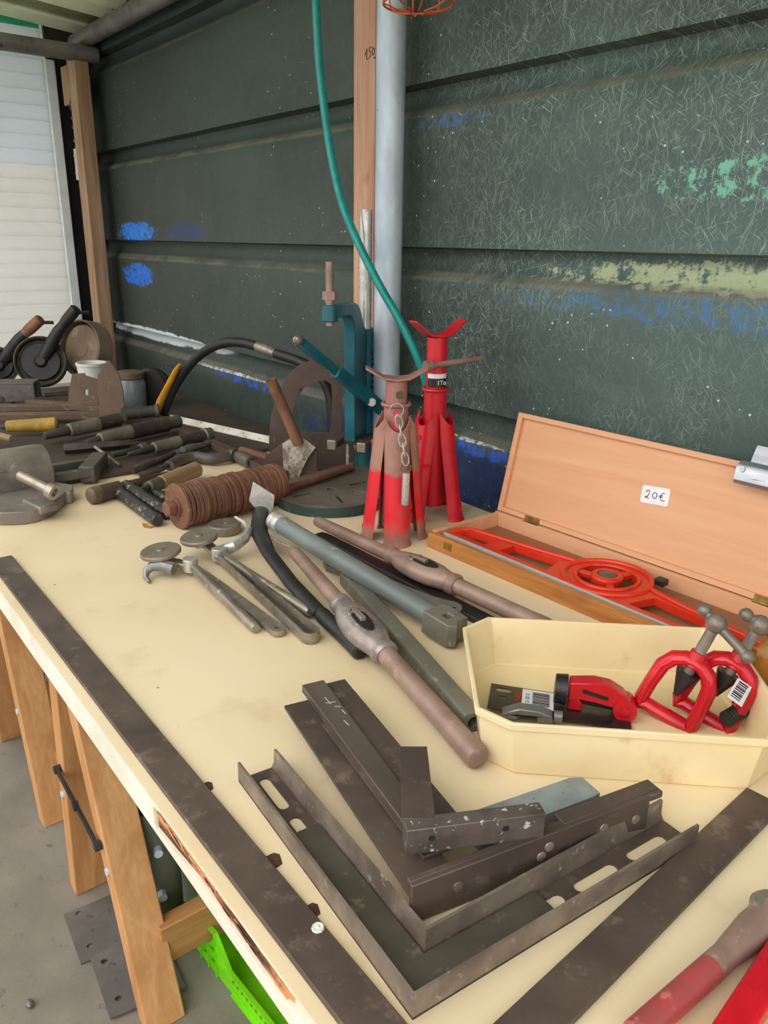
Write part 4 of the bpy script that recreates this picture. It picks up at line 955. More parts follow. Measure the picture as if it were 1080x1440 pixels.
ratchet('rusty brown ratchet bar with flattened body, lying before the jack stands', (e0, e0.lerp(e1, (P(552, 785, ZT + .035) - e0).length / (e1 - e0).length), e0.lerp(e1, (P(640, 824, ZT + .035) - e0).length / (e1 - e0).length), e1), m_rustpink, m_rustpink, False)
# blue grey tube with clevis end
a, b = P(384, 731, ZT + .070), P(610, 868, ZT + .034)
M, L = frame(a, b); T = Thing('clevis_tube', 'long blue grey tube with chromed collar and square-holed clevis end', 'tube tool', M)
T.part('tube', MB().pipe((.03, 0, 0), (L, 0, 0), .0205, .016, 22), m_bluepipe)
T.part('chrome_collar', MB().lathe([(.017, 0), (.022, .004), (.022, .014), (.018, .018), (.023, .022), (.023, .034), (.0215, .038)], 22, Matrix.Rotation(R(90), 4, 'Y')), m_chrome, bevel=.001)
T.part('clevis', MB().plate([(L - .004, -.026), (L + .060, -.026), (L + .072, -.012), (L + .060, .0), (L + .060, .026), (L + .010, .030), (L - .004, .022)], [[(L + .026, -.008), (L + .042, -.008), (L + .042, .008), (L + .026, .008)]], -.024, .020), m_khaki, bevel=.002)
T.part('chrome_blade', MB().plate([(.01, -.035), (.012, -.018), (.09, -.014), (.05, -.026)], (), -.03, -.027), m_chrome)
# grey flat wrench with square hole
a, b = P(470, 795, ZT + .008), P(628, 858, ZT + .010)
M, L = frame(a, b); T = Thing('flat_bar_wrench', 'grey flat bar wrench with rounded square-holed end under the blue grey tube', 'wrench', M)
T.part('wrench_bar', MB().plate([(-.03, -.006), (.0, -.024), (.05, -.020), (L - .05, -.018)] + [(L + .030 * math.cos(g), .030 * math.sin(g)) for g in [R(-120 + 240 * i / 14) for i in range(15)]] + [(L - .05, .018), (.0, .022), (-.035, .012)], [[(L - .009, -.009), (L + .009, -.009), (L + .009, .009), (L - .009, .009)]], -.007, .007), m_khaki, bevel=.0015)
# black flat bar
a, b = P(448, 752, ZT + .008), P(720, 892, ZT + .008)
M, L = frame(a, b); T = Thing('black_flat_bar', 'black flat bar lying flat between the blue grey tube and the brown ratchet', 'bar', M)
T.part('bar_body', MB().plate([(0, -.010), (.02, -.016), (L, -.018), (L, .018), (.02, .016), (0, .010)], (), -.006, .006), m_blk, bevel=.002)
# hollow grey tube lying near the tray
a, b = P(488, 812, ZT + .0165), P(666, 1016, ZT + .0165)
M, L = frame(a, b); T = Thing('hollow_bar', 'grey green square-cornered hollow bar lying beside the tray', 'hollow bar', M)
M8 = Matrix.Rotation(R(22.5), 4, 'X'); sq = []
def rsq(h_, r_): 
    out = []
    for cx_, cy_, a_ in ((1, 1, 0), (-1, 1, 90), (-1, -1, 180), (1, -1, 270)):
        for i in range(4): g = R(a_ + i * 30); out.append(((h_ - r_) * cx_ + r_ * math.cos(g), (h_ - r_) * cy_ + r_ * math.sin(g)))
    return out
o_, i_ = rsq(.0160, .006), circ(0, 0, .0095, 16, .0, 2 * math.pi)
T.part('bar_body', MB().plate(o_, [i_], 0, L, Matrix(((0, 0, 1, 0), (1, 0, 0, 0), (0, 1, 0, 0), (0, 0, 0, 1)))), m_khaki, smooth=40)
# black levering tool with rubber grip
T = Thing('black_strap_tool', 'black steel lever tool with rubber grip and chromed head plate', 'hand tool', frame(P(366, 735, ZT + .03), P(505, 915, ZT + .016))[0])
lp = [T.L(P(*p)) for p in ((372, 698, ZT + .062), (366, 722, ZT + .055), (364, 748, ZT + .042), (378, 778, ZT + .034), (410, 820, ZT + .028), (450, 862, ZT + .022))]
T.part('lever_arm', MB().tube(lp, [.016, .019, .021, .016, .0155, .015], 12, squash=.7), m_blk)
g0, g1 = T.L(P(450, 862, ZT + .021)), T.L(P(508, 917, ZT + .0165))
T.part('grip', MB().tube([g0.lerp(g1, t_) for t_ in (0, .03, .12, .2, .3, .4, .5, .6, .7, .8, .93, .98, 1)], [.011, .0145, .0155, .0145, .0155, .0145, .0155, .0145, .0155, .0148, .0165, .0155, .011], 16), m_black)
q = P(372, 722, ZT + .05); hp = [PD(a_, b_, q) for a_, b_ in ((356, 678), (386, 697), (384, 716), (378, 724), (356, 712), (350, 704))]
nrm = (hp[1] - hp[0]).cross(hp[2] - hp[0]).normalized()
T.part('head_plate', MB().loft([[T.L(p) for p in hp], [T.L(p + nrm * .006) for p in hp]]), m_chrome, bevel=.001)

# ------------------------------------------------------------------ disc-headed pliers
def pliers(label, piv, h1, h2, disc, rdisc, hook, jaw2, styles):
    T = Thing('disc_pliers', label, 'pliers', rotz((piv.x, piv.y, ZT), 0), 'disc-headed pliers')
    Lc = T.L
    for (hp, stl) in ((h1, styles[0]), (h2, styles[1])):
        a = Lc(piv); b = Lc(hp); d_ = (b - a)
        if stl == 'rod': T.part('handle', MB().tube([a, a + d_ * .12, a + d_ * .5, b - d_ * .02, b], [.006, .0105, .0100, .0100, .008], 14), m_nickel)
        elif stl == 'ring':
            M, L = frame(a, b); T.part('handle', MB().plate([(0, -.008), (L * .3, -.0115), (L - .02, -.013)] + [(L - .012 + .0145 * math.cos(g), .0145 * math.sin(g)) for g in [R(-80 + 160 * i / 10) for i in range(11)]] + [(L - .02, .013), (L * .3, .0115), (0, .008)], [circ(L - .014, 0, .006, 12, ry=.0045)], -.005, .005, M), m_nickel, bevel=.003)
        else:
            M, L = frame(a, b); sec = [(-.017, .008), (-.017, -.008), (.017, -.008), (.017, .008), (.0135, .008), (.0135, -.004), (-.0135, -.004), (-.0135, .008)]
            secs = [[V((x, y * s_, z)) for y, z in sec] for x, s_ in ((.02, .7), (L * .3, .9), (L * .8, 1.0), (L - .012, 1.0))]
            T.part('handle', MB().plate([(.02, -.011), (L - .015, -.017)] + [(L - .015 + .017 * math.cos(g), .017 * math.sin(g)) for g in [R(-80 + 160 * i / 10) for i in range(11)]] + [(L - .015, .017), (.02, .011)], [[(.03, -.0075), (L - .015, -.0125)] + [(L - .015 + .0125 * math.cos(g), .0125 * math.sin(g)) for g in [R(-80 + 160 * i / 8) for i in range(9)]] + [(L - .015, .0125), (.03, .0075)]], -.009, .011, M), m_nickel, bevel=.001, label='channel-section handle')
            T.part('channel_floor', MB().plate([(.031, -.0070), (L - .012, -.0120), (L - .012, .0120), (.031, .0070)], (), -.008, -.004, M), m_rustd, label='floor of the channel handle with shade put into its colour')  # darker colour stands in for the shade inside the channel
    c = Lc(disc); T.part('disc', MB().lathe([(rdisc - .002, -.005), (rdisc, -.003), (rdisc, .003), (rdisc - .002, .005), (.008, .005), (.007, .008), (0, .008)], 28, Matrix.Translation(c) @ Matrix.Rotation(R(6), 4, 'X')), m_discsteel, bevel=.0008)
    T.part('pivot', MB().cyl(Lc(piv) + V((0, 0, -.012)), Lc(piv) + V((0, 0, .016)), .016, seg=16), m_chrome, bevel=.001)
    T.part('disc_stem', MB().cyl(c + V((0, 0, -.022)), c + V((0, 0, -.004)), .012, seg=14), m_chrome, bevel=.001)
    hk = [Lc(p) for p in hook]; n_ = len(hk); T.part('hook_jaw', MB().tube(hk, [.013 - .010 * (i / (n_ - 1)) ** 1.5 for i in range(n_)], 10, squash=1.1), m_grey if styles[2] else m_chrome)
    j0, j1 = Lc(jaw2[0]), Lc(jaw2[1]); T.part('jaw_arm', MB().bar(j0, j1, .024, .012), m_nickel, bevel=.003)
    return T
z3 = ZT + .022
pliers('disc-headed pliers with a curved grey hook jaw and round handles, nearest the long edge bar', P(268, 795, z3), P(360, 884, ZT + .011), P(396, 890, ZT + .008), P(226, 776, ZT + .046), .043,
       [P(245, 800, ZT + .024), P(228, 795, ZT + .028), P(214, 796, ZT + .026), P(206, 803, ZT + .018), P(205, 812, ZT + .009), P(210, 819, ZT + .004)], (P(232, 788, ZT + .026), P(272, 797, ZT + .02)), ('rod', 'ring', True))
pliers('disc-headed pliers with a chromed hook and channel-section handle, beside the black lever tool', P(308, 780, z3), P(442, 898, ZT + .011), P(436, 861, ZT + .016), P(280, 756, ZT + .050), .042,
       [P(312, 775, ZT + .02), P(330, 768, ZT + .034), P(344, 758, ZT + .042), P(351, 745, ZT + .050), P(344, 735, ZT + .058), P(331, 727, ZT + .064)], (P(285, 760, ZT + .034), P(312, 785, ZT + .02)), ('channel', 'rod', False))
q = P(316, 748, ZT + .0); T = Thing('loose_disc', 'small loose dark steel disc resting behind the disc-headed pliers', 'disc', (q.x, q.y, ZT))
T.part('disc_body', MB().lathe([(.036, .0), (.040, .003), (.040, .020), (.037, .023), (.007, .023), (.006, .019), (0, .019)], 26), m_discsteel)
# scrap of yellow leaf
q = P(204, 740, ZT); T = Thing('dry_leaf', 'scrap of dry yellow leaf on the bare tabletop', 'leaf', (q.x, q.y, ZT))
T.part('leaf_blade', MB().plate([(-.02, .0), (-.005, .008), (.012, .004), (.018, .016), (.024, .003), (.010, -.006), (-.004, -.004)], (), .0005, .003), MAT('dry_leaf', 'b8862c', '8d6420', 40, rough=.7))

# ------------------------------------------------------------------ turquoise hose, orange lamp cage
hp = [(444, -20), (445, 20), (449, 90), (457, 160), (467, 225), (481, 285), (503, 340), (533, 400), (560, 447), (580, 487), (595, 525), (604, 560), (612, 600), (618, 640)]
T = Thing('turquoise_hose', 'turquoise rubber hose hanging down in front of the wooden plank', 'hose', PY(445, 0, 1.325))
pts = [T.L(PY(a_, b_, 1.325 + .085 * max(0, i - 6) / 4 if i < 11 else 1.41 + .02 * (i - 10))) for i, (a_, b_) in enumerate(hp)]
def smooth_path(p, n_=6):
    out = []
    for i in range(len(p) - 1):
        p0, p1, p2, p3 = p[max(i - 1, 0)], p[i], p[i + 1], p[min(i + 2, len(p) - 1)]
        for k in range(n_):
            t_ = k / n_; out.append(.5 * ((2 * p1) + (p2 - p0) * t_ + (2 * p0 - 5 * p1 + 4 * p2 - p3) * t_ * t_ + (3 * p1 - p0 - 3 * p2 + p3) * t_ ** 3))
    return out + [p[-1]]
T.part('hose_body', MB().tube(smooth_path(pts), .0115, 12), m_hose)
m_orange = MAT('orange_wire', 'd8642a', 'c2541e', 20, rough=.4, bump=.02)
q = PY(588, 6, 1.33); T = Thing('orange_lamp_cage', 'orange wire lamp cage hanging at the top beside the steel pole', 'lamp cage', (q.x, q.y, q.z))
rb = .085
for zz, r_ in ((.0, .080), (.05, .088), (.12, .08)):
    T.part('wire_ring', MB().tube([(r_ * math.cos(g), r_ * math.sin(g), zz) for g in [2 * math.pi * i / 30 for i in range(30)]], .0024, 6, closed=True), m_orange)
for i in range(8):
    g = 2 * math.pi * (i + .3) / 8; c_, s_ = math.cos(g), math.sin(g)
    T.part('wire_rib', MB().tube([(r_ * c_, r_ * s_, zz) for r_, zz in ((.018, -.016), (.05, -.012), (.080, -.001), (.088, .05), (.081, .12), (.03, .2))], .0022, 6), m_orange)
T.part('cage_handle', MB().cyl((0, 0, .19), (0, 0, .33), .02, seg=14), m_black)
# ------------------------------------------------------------------ red-handled cutter at the table's right end
m_redworn = MAT('worn_red_paint', 'b8434a', '9c4a48', 14, c3='c9746e', scale3=50, thr3=(.58, .7), rough=.4, bump=.1)
T = Thing('bolt_cutter', 'worn red-handled bolt cutter lying on the bare table beyond the wide steel bar', 'bolt cutter', rotz(P(1075, 1290), 0))
j = T.L(P(1085, 1288, ZT + .020))
a = T.L(P(893, 1456, ZT + .014)); b = T.L(P(1000, 1362, ZT + .015)); c = T.L(P(1058, 1308, ZT + .018))
T.part('handle', MB().tube([a, b], [.013, .0135], 16), m_redworn, label='worn red grip')
T.part('lever', MB().tube([b, b.lerp(c, .3), c, j], [.0135, .013, .018, .020], 16), m_rustpink)
a2, c2 = T.L(P(1000, 1500, ZT + .014)), T.L(P(1110, 1325, ZT + .016))
T.part('handle', MB().bar(a2, c2, .030, .024), m_redp, bevel=.005, label='bright red square grip')
T.part('lever', MB().bar(c2, j + V((.03, .02, 0)), .024, .016), m_rustpink, bevel=.003)
T.part('pivot_joint', MB().lathe([(.0, -.019), (.020, -.019), (.023, -.016), (.023, .012), (.019, .017), (.010, .018), (0, .018)], 22, Matrix.Translation(j)), m_nickel, bevel=.001)

# ------------------------------------------------------------------ bow saw standing against the wall
BA, BB = P(236, 589, ZT + .016), P(444, 636, ZT + .016)
nb_ = (BB - BA).cross(V((0, 0, 1))).normalized()
def PB(px, py, d=0.0):
    q_ = BA + nb_ * d; r_ = ray(px, py); o_ = V((0, 0, EYE)); return o_ + r_ * (nb_.dot(q_ - o_) / nb_.dot(r_))
T = Thing('bow_saw', 'black and yellow bow saw leaning by its toothed blade beside the green wall', 'saw', BA)
up_ = [(230, 582), (240, 556), (257, 526), (277, 503), (299, 488), (325, 481), (355, 485), (388, 497), (420, 508), (442, 520), (458, 540), (466, 570), (468, 620)]
T.part('frame', MB().tube(smooth_path([T.L(PB(a_, b_)) for a_, b_ in up_]), .0165, 12), m_blk, label='black tubular frame')
T.part('handle', MB().tube([T.L(PB(a_, b_, .024)) for a_, b_ in ((221, 580), (226, 564), (237, 542), (247, 522), (253, 512))], [.014, .017, .014, .012, .006], 12, squash=.8), MAT('yellow_grip', 'd09a2e', 'b98426', 20, rough=.4, bump=.04), label='yellow grip')
T.part('tape_label', MB().tube(smooth_path([T.L(PB(a_, b_)) for a_, b_ in ((362, 487), (375, 492), (388, 497))], 3), .0172, 12), m_nickel, label='scuffed pale tape on the frame')
b0, b1 = T.L(BA), T.L(BB); M, L = frame(b0, b1)
M = M @ Matrix.Rotation(R(48), 4, 'X'); teeth = []
n_ = 70
for i in range(n_): teeth += [(L * i / n_, -.016), (L * (i + .5) / n_, -.023)]
T.part('blade', MB().plate([(0, .020), (0, -.016)] + teeth[1:] + [(L, -.016), (L, .020)], (), 0, .0014, M), MAT('saw_blade', 'd9d3c6', 'b7af9f', 20, c3='8a7c68', scale3=40, rough=.45, metal=.1, bump=.04), label='pale toothed blade')
T.part('blade_clamp', MB().bar(b0 + V((-.03, .012, -.004)), b0 + V((.03, -.010, -.004)), .02, .03), m_nickel, bevel=.003)
a, b = P(258, 606, ZT + .024), P(400, 668, ZT + .024); 
M, L = frame(a, b); T = Thing('brown_batten', 'dark brown wooden batten lying below the bow saw blade', 'batten', M)
T.part('batten_body', MB().box(0, L, -.020, .016, -.0105, .010), WOOD('old_brown_wood', '5c4636', '44332a', 0, 14, .8), bevel=.002)

# ------------------------------------------------------------------ the pile of old tools at the far left
m_dust = MAT('dusty_dark_iron', '4a433c', '3a3530', 16, c3='6a6258', scale3=50, thr3=(.58, .72), rough=.6, metal=.25, bump=.15)
m_dust2 = MAT('dusty_grey_iron', '66615a', '55504a', 16, c3='7d776d', scale3=50, thr3=(.6, .74), rough=.55, metal=.3, bump=.15)
m_olive = MAT('olive_ferrule', '746e5e', '5d5848', 14, c3='928b79', scale3=40, rough=.5, bump=.08)
m_brownp = MAT('brown_dusty_plate', '6b5747', '5c4a3d', 6, c3='7a6554', scale3=24, rough=.7, bump=.08)
m_handlew = WOOD('old_tool_handle', '9c8463', '7d6648', 0, 18, .6, False)
m_yel = MAT('yellow_handle_paint', 'c49a2e', '9d7f3c', 16, c3='7d7048', scale3=30, thr3=(.55, .72), rough=.5, bump=.06)
m_vise = MAT('worn_cast_iron', '8d857d', '766e67', 12, c3='a59d94', scale3=40, thr3=(.58, .72), rough=.45, metal=.4, bump=.18)
p0, p1 = P(187, 667), P(60, 684)
T = Thing('dark_tool_board', 'dark brown board under the heap of old tools', 'board', (p0.x, .40, ZT))
T.part('board_body', MB().box(-1.55, 0, -.06, 1.432 - .40, .0004, .012), MAT('dark_board_wood', '493c33', '3a3029', 6, rough=.75, bump=.1), bevel=.001)
ZB = ZT + .0125
T = Thing('machine_vise', 'worn grey cast machine vise with twin rails at the left edge', 'vise', rotz(P(40, 730), 0))
def W(px, py, z): return T.L(P(px, py, ZT + z))
yv = V((0, 1, 0))
# sole, jaw casting, screw, rails, fixed jaw
so = [P(a_, b_) for a_, b_ in ((-30, 738), (-15, 739), (0, 739), (18, 739), (35, 738), (51, 735), (65, 730), (78, 723), (88, 715), (94, 709), (102, 708), (105, 704), (104, 698), (93, 696), (60, 690), (20, 690), (-30, 695))]
T.part('sole', MB().plate([T.L(p)[:2] for p in so], (), .0005, .034), m_vise, bevel=.004)
c0, c1 = W(-28, 672, .068), W(64, 656, .068)
ax = (c1 - c0).normalized(); side_ = V((0, 0, 1)).cross(ax)
secs = []
for t_, s_ in ((0, 1), (.5, 1), (.85, 1.0), (1.0, .96)):
    c = c0.lerp(c1, t_); n_ = 18
    lp = [c + side_ * (.066 * s_ * math.cos(g)) + V((0, 0, .066 * s_ * math.sin(g))) for g in [math.pi * i / n_ for i in range(n_ + 1)]]
    lp += [c + side_ * (-.062 * s_) + V((0, 0, -.044)), c + side_ * (.062 * s_) + V((0, 0, -.044))]
    secs.append(lp)
T.part('movable_jaw', MB().loft(secs), m_vise, bevel=.003, label='rounded movable jaw casting')
T.part('lug_ring', MB().tube([W(2, 676, .065) + ax * (.0) + V((0, 0, .026 * math.sin(g))) + side_ * (-.005) + ax * (.024 * math.cos(g)) for g in [2 * math.pi * i / 20 for i in range(20)]], .007, 8, closed=True), m_vise)
s0, s1 = W(28, 668, .115), W(72, 690, .085)
T.part('clamp_screw', MB().cyl(s0, s1, .0135, seg=16), m_nickel)
ds = (s1 - s0).normalized()
T.part('screw_ring', MB().pipe(s1 - ds * .006, s1 + ds * .012, .021, .011, 20).cyl(s1 - ds * .004, s1 + ds * .004, .0108, seg=14), m_nickel, bevel=.001)
for (a_, b_) in (((48, 662), (126, 650)), ((52, 676), (128, 664))):
    T.part('rail', MB().bar(W(*a_, .035), W(*b_, .035), .024, .022), m_dust2, bevel=.002)
T.part('fixed_jaw', MB().bar(W(122, 668, .03), W(142, 646, .03), .045, .048), m_dust2, bevel=.004)
T.part('wedge', MB().bar(W(44, 704, .034), W(70, 716, .030), .05, .02), m_vise, bevel=.003)

def rod_tool(name, label, cat, pts, parts, group=None):
    # pts: two end points (px, py, height); parts: (part name, t0, t1, r0, r1, material, seg)
    a, b = P(pts[0][0], pts[0][1], ZT + pts[0][2]), P(pts[1][0], pts[1][1], ZT + pts[1][2]); M, L = frame(a, b)
    T = Thing(name, label, cat, M, group)
    for (n_, t0, t1, r0, r1, m_, sg) in parts:
        e = min(.004, (t1 - t0) * L * .2)
        T.part(n_, MB().tube([(L * t0, 0, 0), (L * t0 + e, 0, 0), (L * t1 - e, 0, 0), (L * t1, 0, 0)], [r0 * .8, r0, r1, r1 * .8], sg), m_)
    return T
g_ = 'old tools heaped on the dark board'
rod_tool('ferruled_chisel', 'dark chisel with olive ferrule and knurled end, above the bow of pliers', 'chisel', ((122, 622, .045), (252, 592, .050)),
    [('blade', 0, .14, .010, .014, m_dust, 10), ('ferrule', .12, .44, .021, .024, m_olive, 14), ('shank', .43, .86, .026, .028, m_dust, 14), ('knurled_end', .85, 1, .022, .024, m_dust2, 12)], g_)
rod_tool('ferruled_chisel', 'slim dark chisel with pale olive ferrule, nearest the bow saw blade', 'chisel', ((180, 639, .034), (298, 610, .044)),
    [('blade', 0, .32, .007, .012, m_dust, 10), ('ferrule', .28, .60, .019, .020, m_olive, 14), ('shank', .58, .90, .020, .021, m_dust, 14), ('end_cap', .89, 1, .026, .024, m_dust2, 12)], g_)
rod_tool('ferruled_chisel', 'thick dark chisel with ferrule and bright nicked end, behind the vise rails', 'chisel', ((62, 613, .045), (176, 588, .055)),
    [('blade', 0, .3, .014, .018, m_dust, 10), ('ferrule', .28, .66, .024, .026, m_olive, 14), ('shank', .64, .93, .024, .025, m_dust, 14), ('bright_end', .92, 1, .018, .016, m_nickel, 12)], g_)
rod_tool('iron_tube', 'dark iron tube end lying beside the yellow saw grip', 'tube', ((170, 583, .05), (224, 577, .06)), [('tube_body', 0, .9, .024, .022, m_dust, 14), ('tube_lip', .88, 1, .026, .026, m_dust2, 14)], g_)
rod_tool('steel_pin', 'thin bare steel pin leaning over the tool board', 'pin', ((133, 628, .055), (168, 654, .020)), [('pin_body', 0, 1, .0052, .0052, m_nickel, 8)], g_)
rod_tool('yellow_handle_file', 'file with a worn yellow wooden handle behind the vise', 'file', ((2, 600, .05), (82, 596, .05)), [('tang', 0, .12, .010, .014, m_dust, 8), ('handle', .08, .97, .020, .025, m_yel, 16), ('handle_end', .96, 1, .024, .02, m_yel, 16)], g_)
rod_tool('pale_stick', 'pale wooden stick end poking in beside the yellow handle', 'stick', ((-25, 606, .07), (16, 617, .06)), [('stick_body', 0, 1, .012, .011, m_handlew, 8)], g_)
rod_tool('dark_file', 'long dark file with narrow tang, lying across the board under the olive ferrules', 'file', ((90, 632, .03), (205, 622, .028)), [('blade', 0, .8, .017, .014, m_dust, 4), ('tang', .79, 1, .006, .003, m_dust, 6)], g_)
rod_tool('steel_bolt', 'short dark steel bolt on the board below the slim chisel', 'bolt', ((158, 640, .03), (206, 629, .03)), [('shank', 0, .8, .010, .010, m_dust, 10), ('head', .79, 1, .018, .018, m_dust2, 6)], g_)
for i, (a_, b_, r_, lb) in enumerate((((0, 586, .04), (152, 583, .04), .013, 'long brown flat stick nearest the yellow handle'), ((-20, 574, .045), (110, 572, .045), .012, 'long brown flat stick in the middle of three'), ((40, 566, .05), (170, 577, .045), .011, 'long brown flat stick lying askew under the curved plate'))):
    a, b = P(a_[0], a_[1], ZT + a_[2]), P(b_[0], b_[1], ZT + b_[2]); M, L = frame(a, b)
    T = Thing('flat_stick', lb, 'stick', M, 'brown sticks behind the vise'); T.part('stick_body', MB().box(0, L, -.022, .022, -r_, r_), m_brownp, bevel=.003)
# old pliers and bent tubing
T = Thing('old_pliers', 'old dark combination pliers lying open among the tools', 'pliers', P(256, 632, ZT + .03))
hp_ = [T.L(P(a_, b_, ZT + h_)) for a_, b_, h_ in ((186, 662, .016), (215, 650, .022), (240, 640, .026), (257, 632, .028))]
T.part('handle', MB().tube(smooth_path(hp_), .009, 10), m_dust)
hp_ = [T.L(P(a_, b_, ZT + h_)) for a_, b_, h_ in ((196, 668, .016), (226, 660, .022), (246, 646, .026), (258, 634, .028))]
T.part('handle', MB().tube(smooth_path(hp_), .009, 10), m_dust)
T.part('jaw', MB().tube([T.L(P(a_, b_, ZT + h_)) for a_, b_, h_ in ((250, 638, .028), (268, 630, .032), (286, 626, .032), (298, 622, .030))], [.016, .020, .014, .008], 12, squash=.7), m_dust2)
T.part('pivot', MB().cyl(T.L(P(257, 632, ZT + .020)), T.L(P(257, 632, ZT + .052)), .010, seg=12), m_dust2)
T = Thing('bent_pipe', 'bent dark steel pipe with collared open end, in front of the dark batten', 'pipe', P(300, 640, ZT + .02))
bp = [T.L(P(a_, b_, ZT + .024)) for a_, b_ in ((238, 655), (255, 646), (275, 642), (295, 645), (315, 643), (330, 640), (345, 646))]
T.part('pipe_body', MB().tube(smooth_path(bp), .017, 14), m_dust2)
T.part('pipe_end', MB().pipe(T.L(P(338, 643, ZT + .024)), T.L(P(354, 651, ZT + .024)), .021, .013, 16), m_dust2)
T.part('pipe_collar', MB().cyl(T.L(P(325, 640, ZT + .024)), T.L(P(331, 641, ZT + .024)), .022, seg=16), m_dust2)
rod_tool('slim_rod', 'slim dark rod lying between the open pliers and the wooden handle', 'rod', ((190, 657, .012), (262, 640, .014)), [('rod_body', 0, 1, .007, .006, m_dust2, 8)], g_)
rod_tool('rusty_stub', 'short rusty stub of pipe on the batten behind the hoe head', 'pipe', ((338, 634, .035), (378, 645, .03)), [('stub_body', 0, 1, .016, .016, m_rust, 12)])
# hammer, hinge bars and wooden-handled file in front of the heap
rod_tool('hammer_head', 'brown cylindrical hammer head with handle stub on the bare table', 'hammer', ((126, 698, .024), (240, 668, .020)), [('face', 0, .10, .023, .024, m_brownp, 18), ('head', .09, .36, .0235, .022, m_rustd, 18), ('neck', .35, .98, .016, .014, m_rustd, 12)])
for i, (a_, b_, r_, lb) in enumerate((((163, 690), (222, 732), .0165, 'scuffed dark steel bar, nearest of three beside the disc roll'), ((176, 682), (236, 722), .0165, 'scuffed dark steel bar, middle of three beside the disc roll'), ((196, 680), (240, 704), .013, 'scuffed dark steel bar, shortest of three beside the disc roll'))):
    a, b = P(a_[0], a_[1], ZT + r_ + .002 + (.006 if i == 1 else 0)), P(b_[0], b_[1], ZT + r_ + .002); M, L = frame(a, b)
    T = Thing('scuffed_bar', lb, 'steel bar', M, 'scuffed bars by the disc roll'); T.part('bar_body', MB().tube([(0, 0, 0), (.004, 0, 0), (L - .004, 0, 0), (L, 0, 0)], [r_ * .8, r_, r_, r_ * .8], 10), MAT('scuffed_black', '3f3a36', '2f2b29', 24, c3='9a958c', scale3=60, thr3=(.56, .66), rough=.4, metal=.3, bump=.15) if i == 0 else bpy.data.materials['scuffed_black'])
rod_tool('wooden_handle_file', 'file with pale turned wooden handle, lying behind the disc roll', 'file', ((196, 690, .030), (279, 659, .030)), [('tang', 0, .16, .008, .010, m_dust, 8), ('ferrule', .14, .34, .017, .019, m_dust2, 14), ('handle', .33, .98, .020, .0235, m_handlew, 18), ('handle_end', .97, 1, .021, .016, m_handlew, 18)])
# caster block
T = Thing('caster_block', 'grey steel caster bracket with roller behind the long brown sticks', 'caster', rotz(P(20, 572, ZB), 62))
T.part('bracket', MB().box(-.10, .10, -.055, .055, .10, .106).box(-.10, .10, -.055, -.050, .03, .10).box(-.10, .10, .05, .055, .03, .10), m_dust2, bevel=.002)
T.part('roller', MB().cyl((-.03, -.048, .045), (-.03, .048, .045), .043, seg=20), m_dust2, bevel=.003)
T.part('axle', MB().cyl((-.03, -.062, .045), (-.03, .062, .045), .010, seg=10), m_dust)
# shaped brown plates
def upright(name, label, cat, q, out, th, mat, holes=()):
    return flat_in_plane(name, label, cat, q, out, list(holes), th, mat)
A = upright('curved_plate', 'tall brown steel plate with a curved point, standing amid the heap', 'metal plate', P(158, 596, ZB), [(140, 593), (138, 560), (137, 528), (145, 515), (153, 506), (160, 515), (168, 530), (173, 550), (174, 575), (174, 597)], .006, m_brownp)
B_ = upright('stepped_plate', 'brown steel plate with a notch, leaning beside the curved plate', 'metal plate', P(116, 585, ZB), [(96, 585), (96, 556), (101, 526), (119, 525), (119, 528), (138, 534), (138, 586)], .008, m_brownp, [[(119, 548), (124, 548), (124, 556), (119, 556)]])
q = P(134, 560, ZB); T = Thing('white_tub', 'small cream plastic tub behind the brown plates', 'tub', (q.x, q.y, ZB))
T.part('tub_body', MB().lathe([(0, 0), (.05, 0), (.062, .145), (.066, .145), (.066, .155), (.058, .155), (.048, .006), (0, .006)], 24), m_tub)
q = P(186, 575, ZB); T = Thing('cloudy_jar', 'cloudy grey plastic jar beside the curved brown plate', 'jar', (q.x, q.y, ZB))
m_jar = MAT('cloudy_plastic', '98a0a2', '7f888b', 10, rough=.25, bump=.05); m_jar.node_tree.nodes['Principled BSDF'].inputs['Transmission Weight'].default_value = .3
T.part('jar_body', MB().lathe([(0, 0), (.055, 0), (.062, .012), (.064, .10), (.056, .125), (0, .127)], 24), m_jar)
T.part('jar_lid', MB().lathe([(.050, .1275), (.060, .1285), (.060, .150), (.055, .153), (0, .153)], 24), m_brownp)
q = P(212, 578, ZB); T = Thing('black_drum', 'black ribbed round drum on its side behind the cloudy jar', 'drum', (q.x - .10, q.y + .05, ZB))
T.part('drum_body', MB().lathe([(0, -.03), (.07, -.03), (.078, -.022), (.078, -.006), (.074, 0), (.078, .006), (.078, .022), (.07, .03), (0, .03)], 26, Matrix.Translation((0, 0, .0785)) @ Matrix.Rotation(R(-40), 4, 'Z') @ Matrix.Rotation(R(90), 4, 'Y')), m_blk)
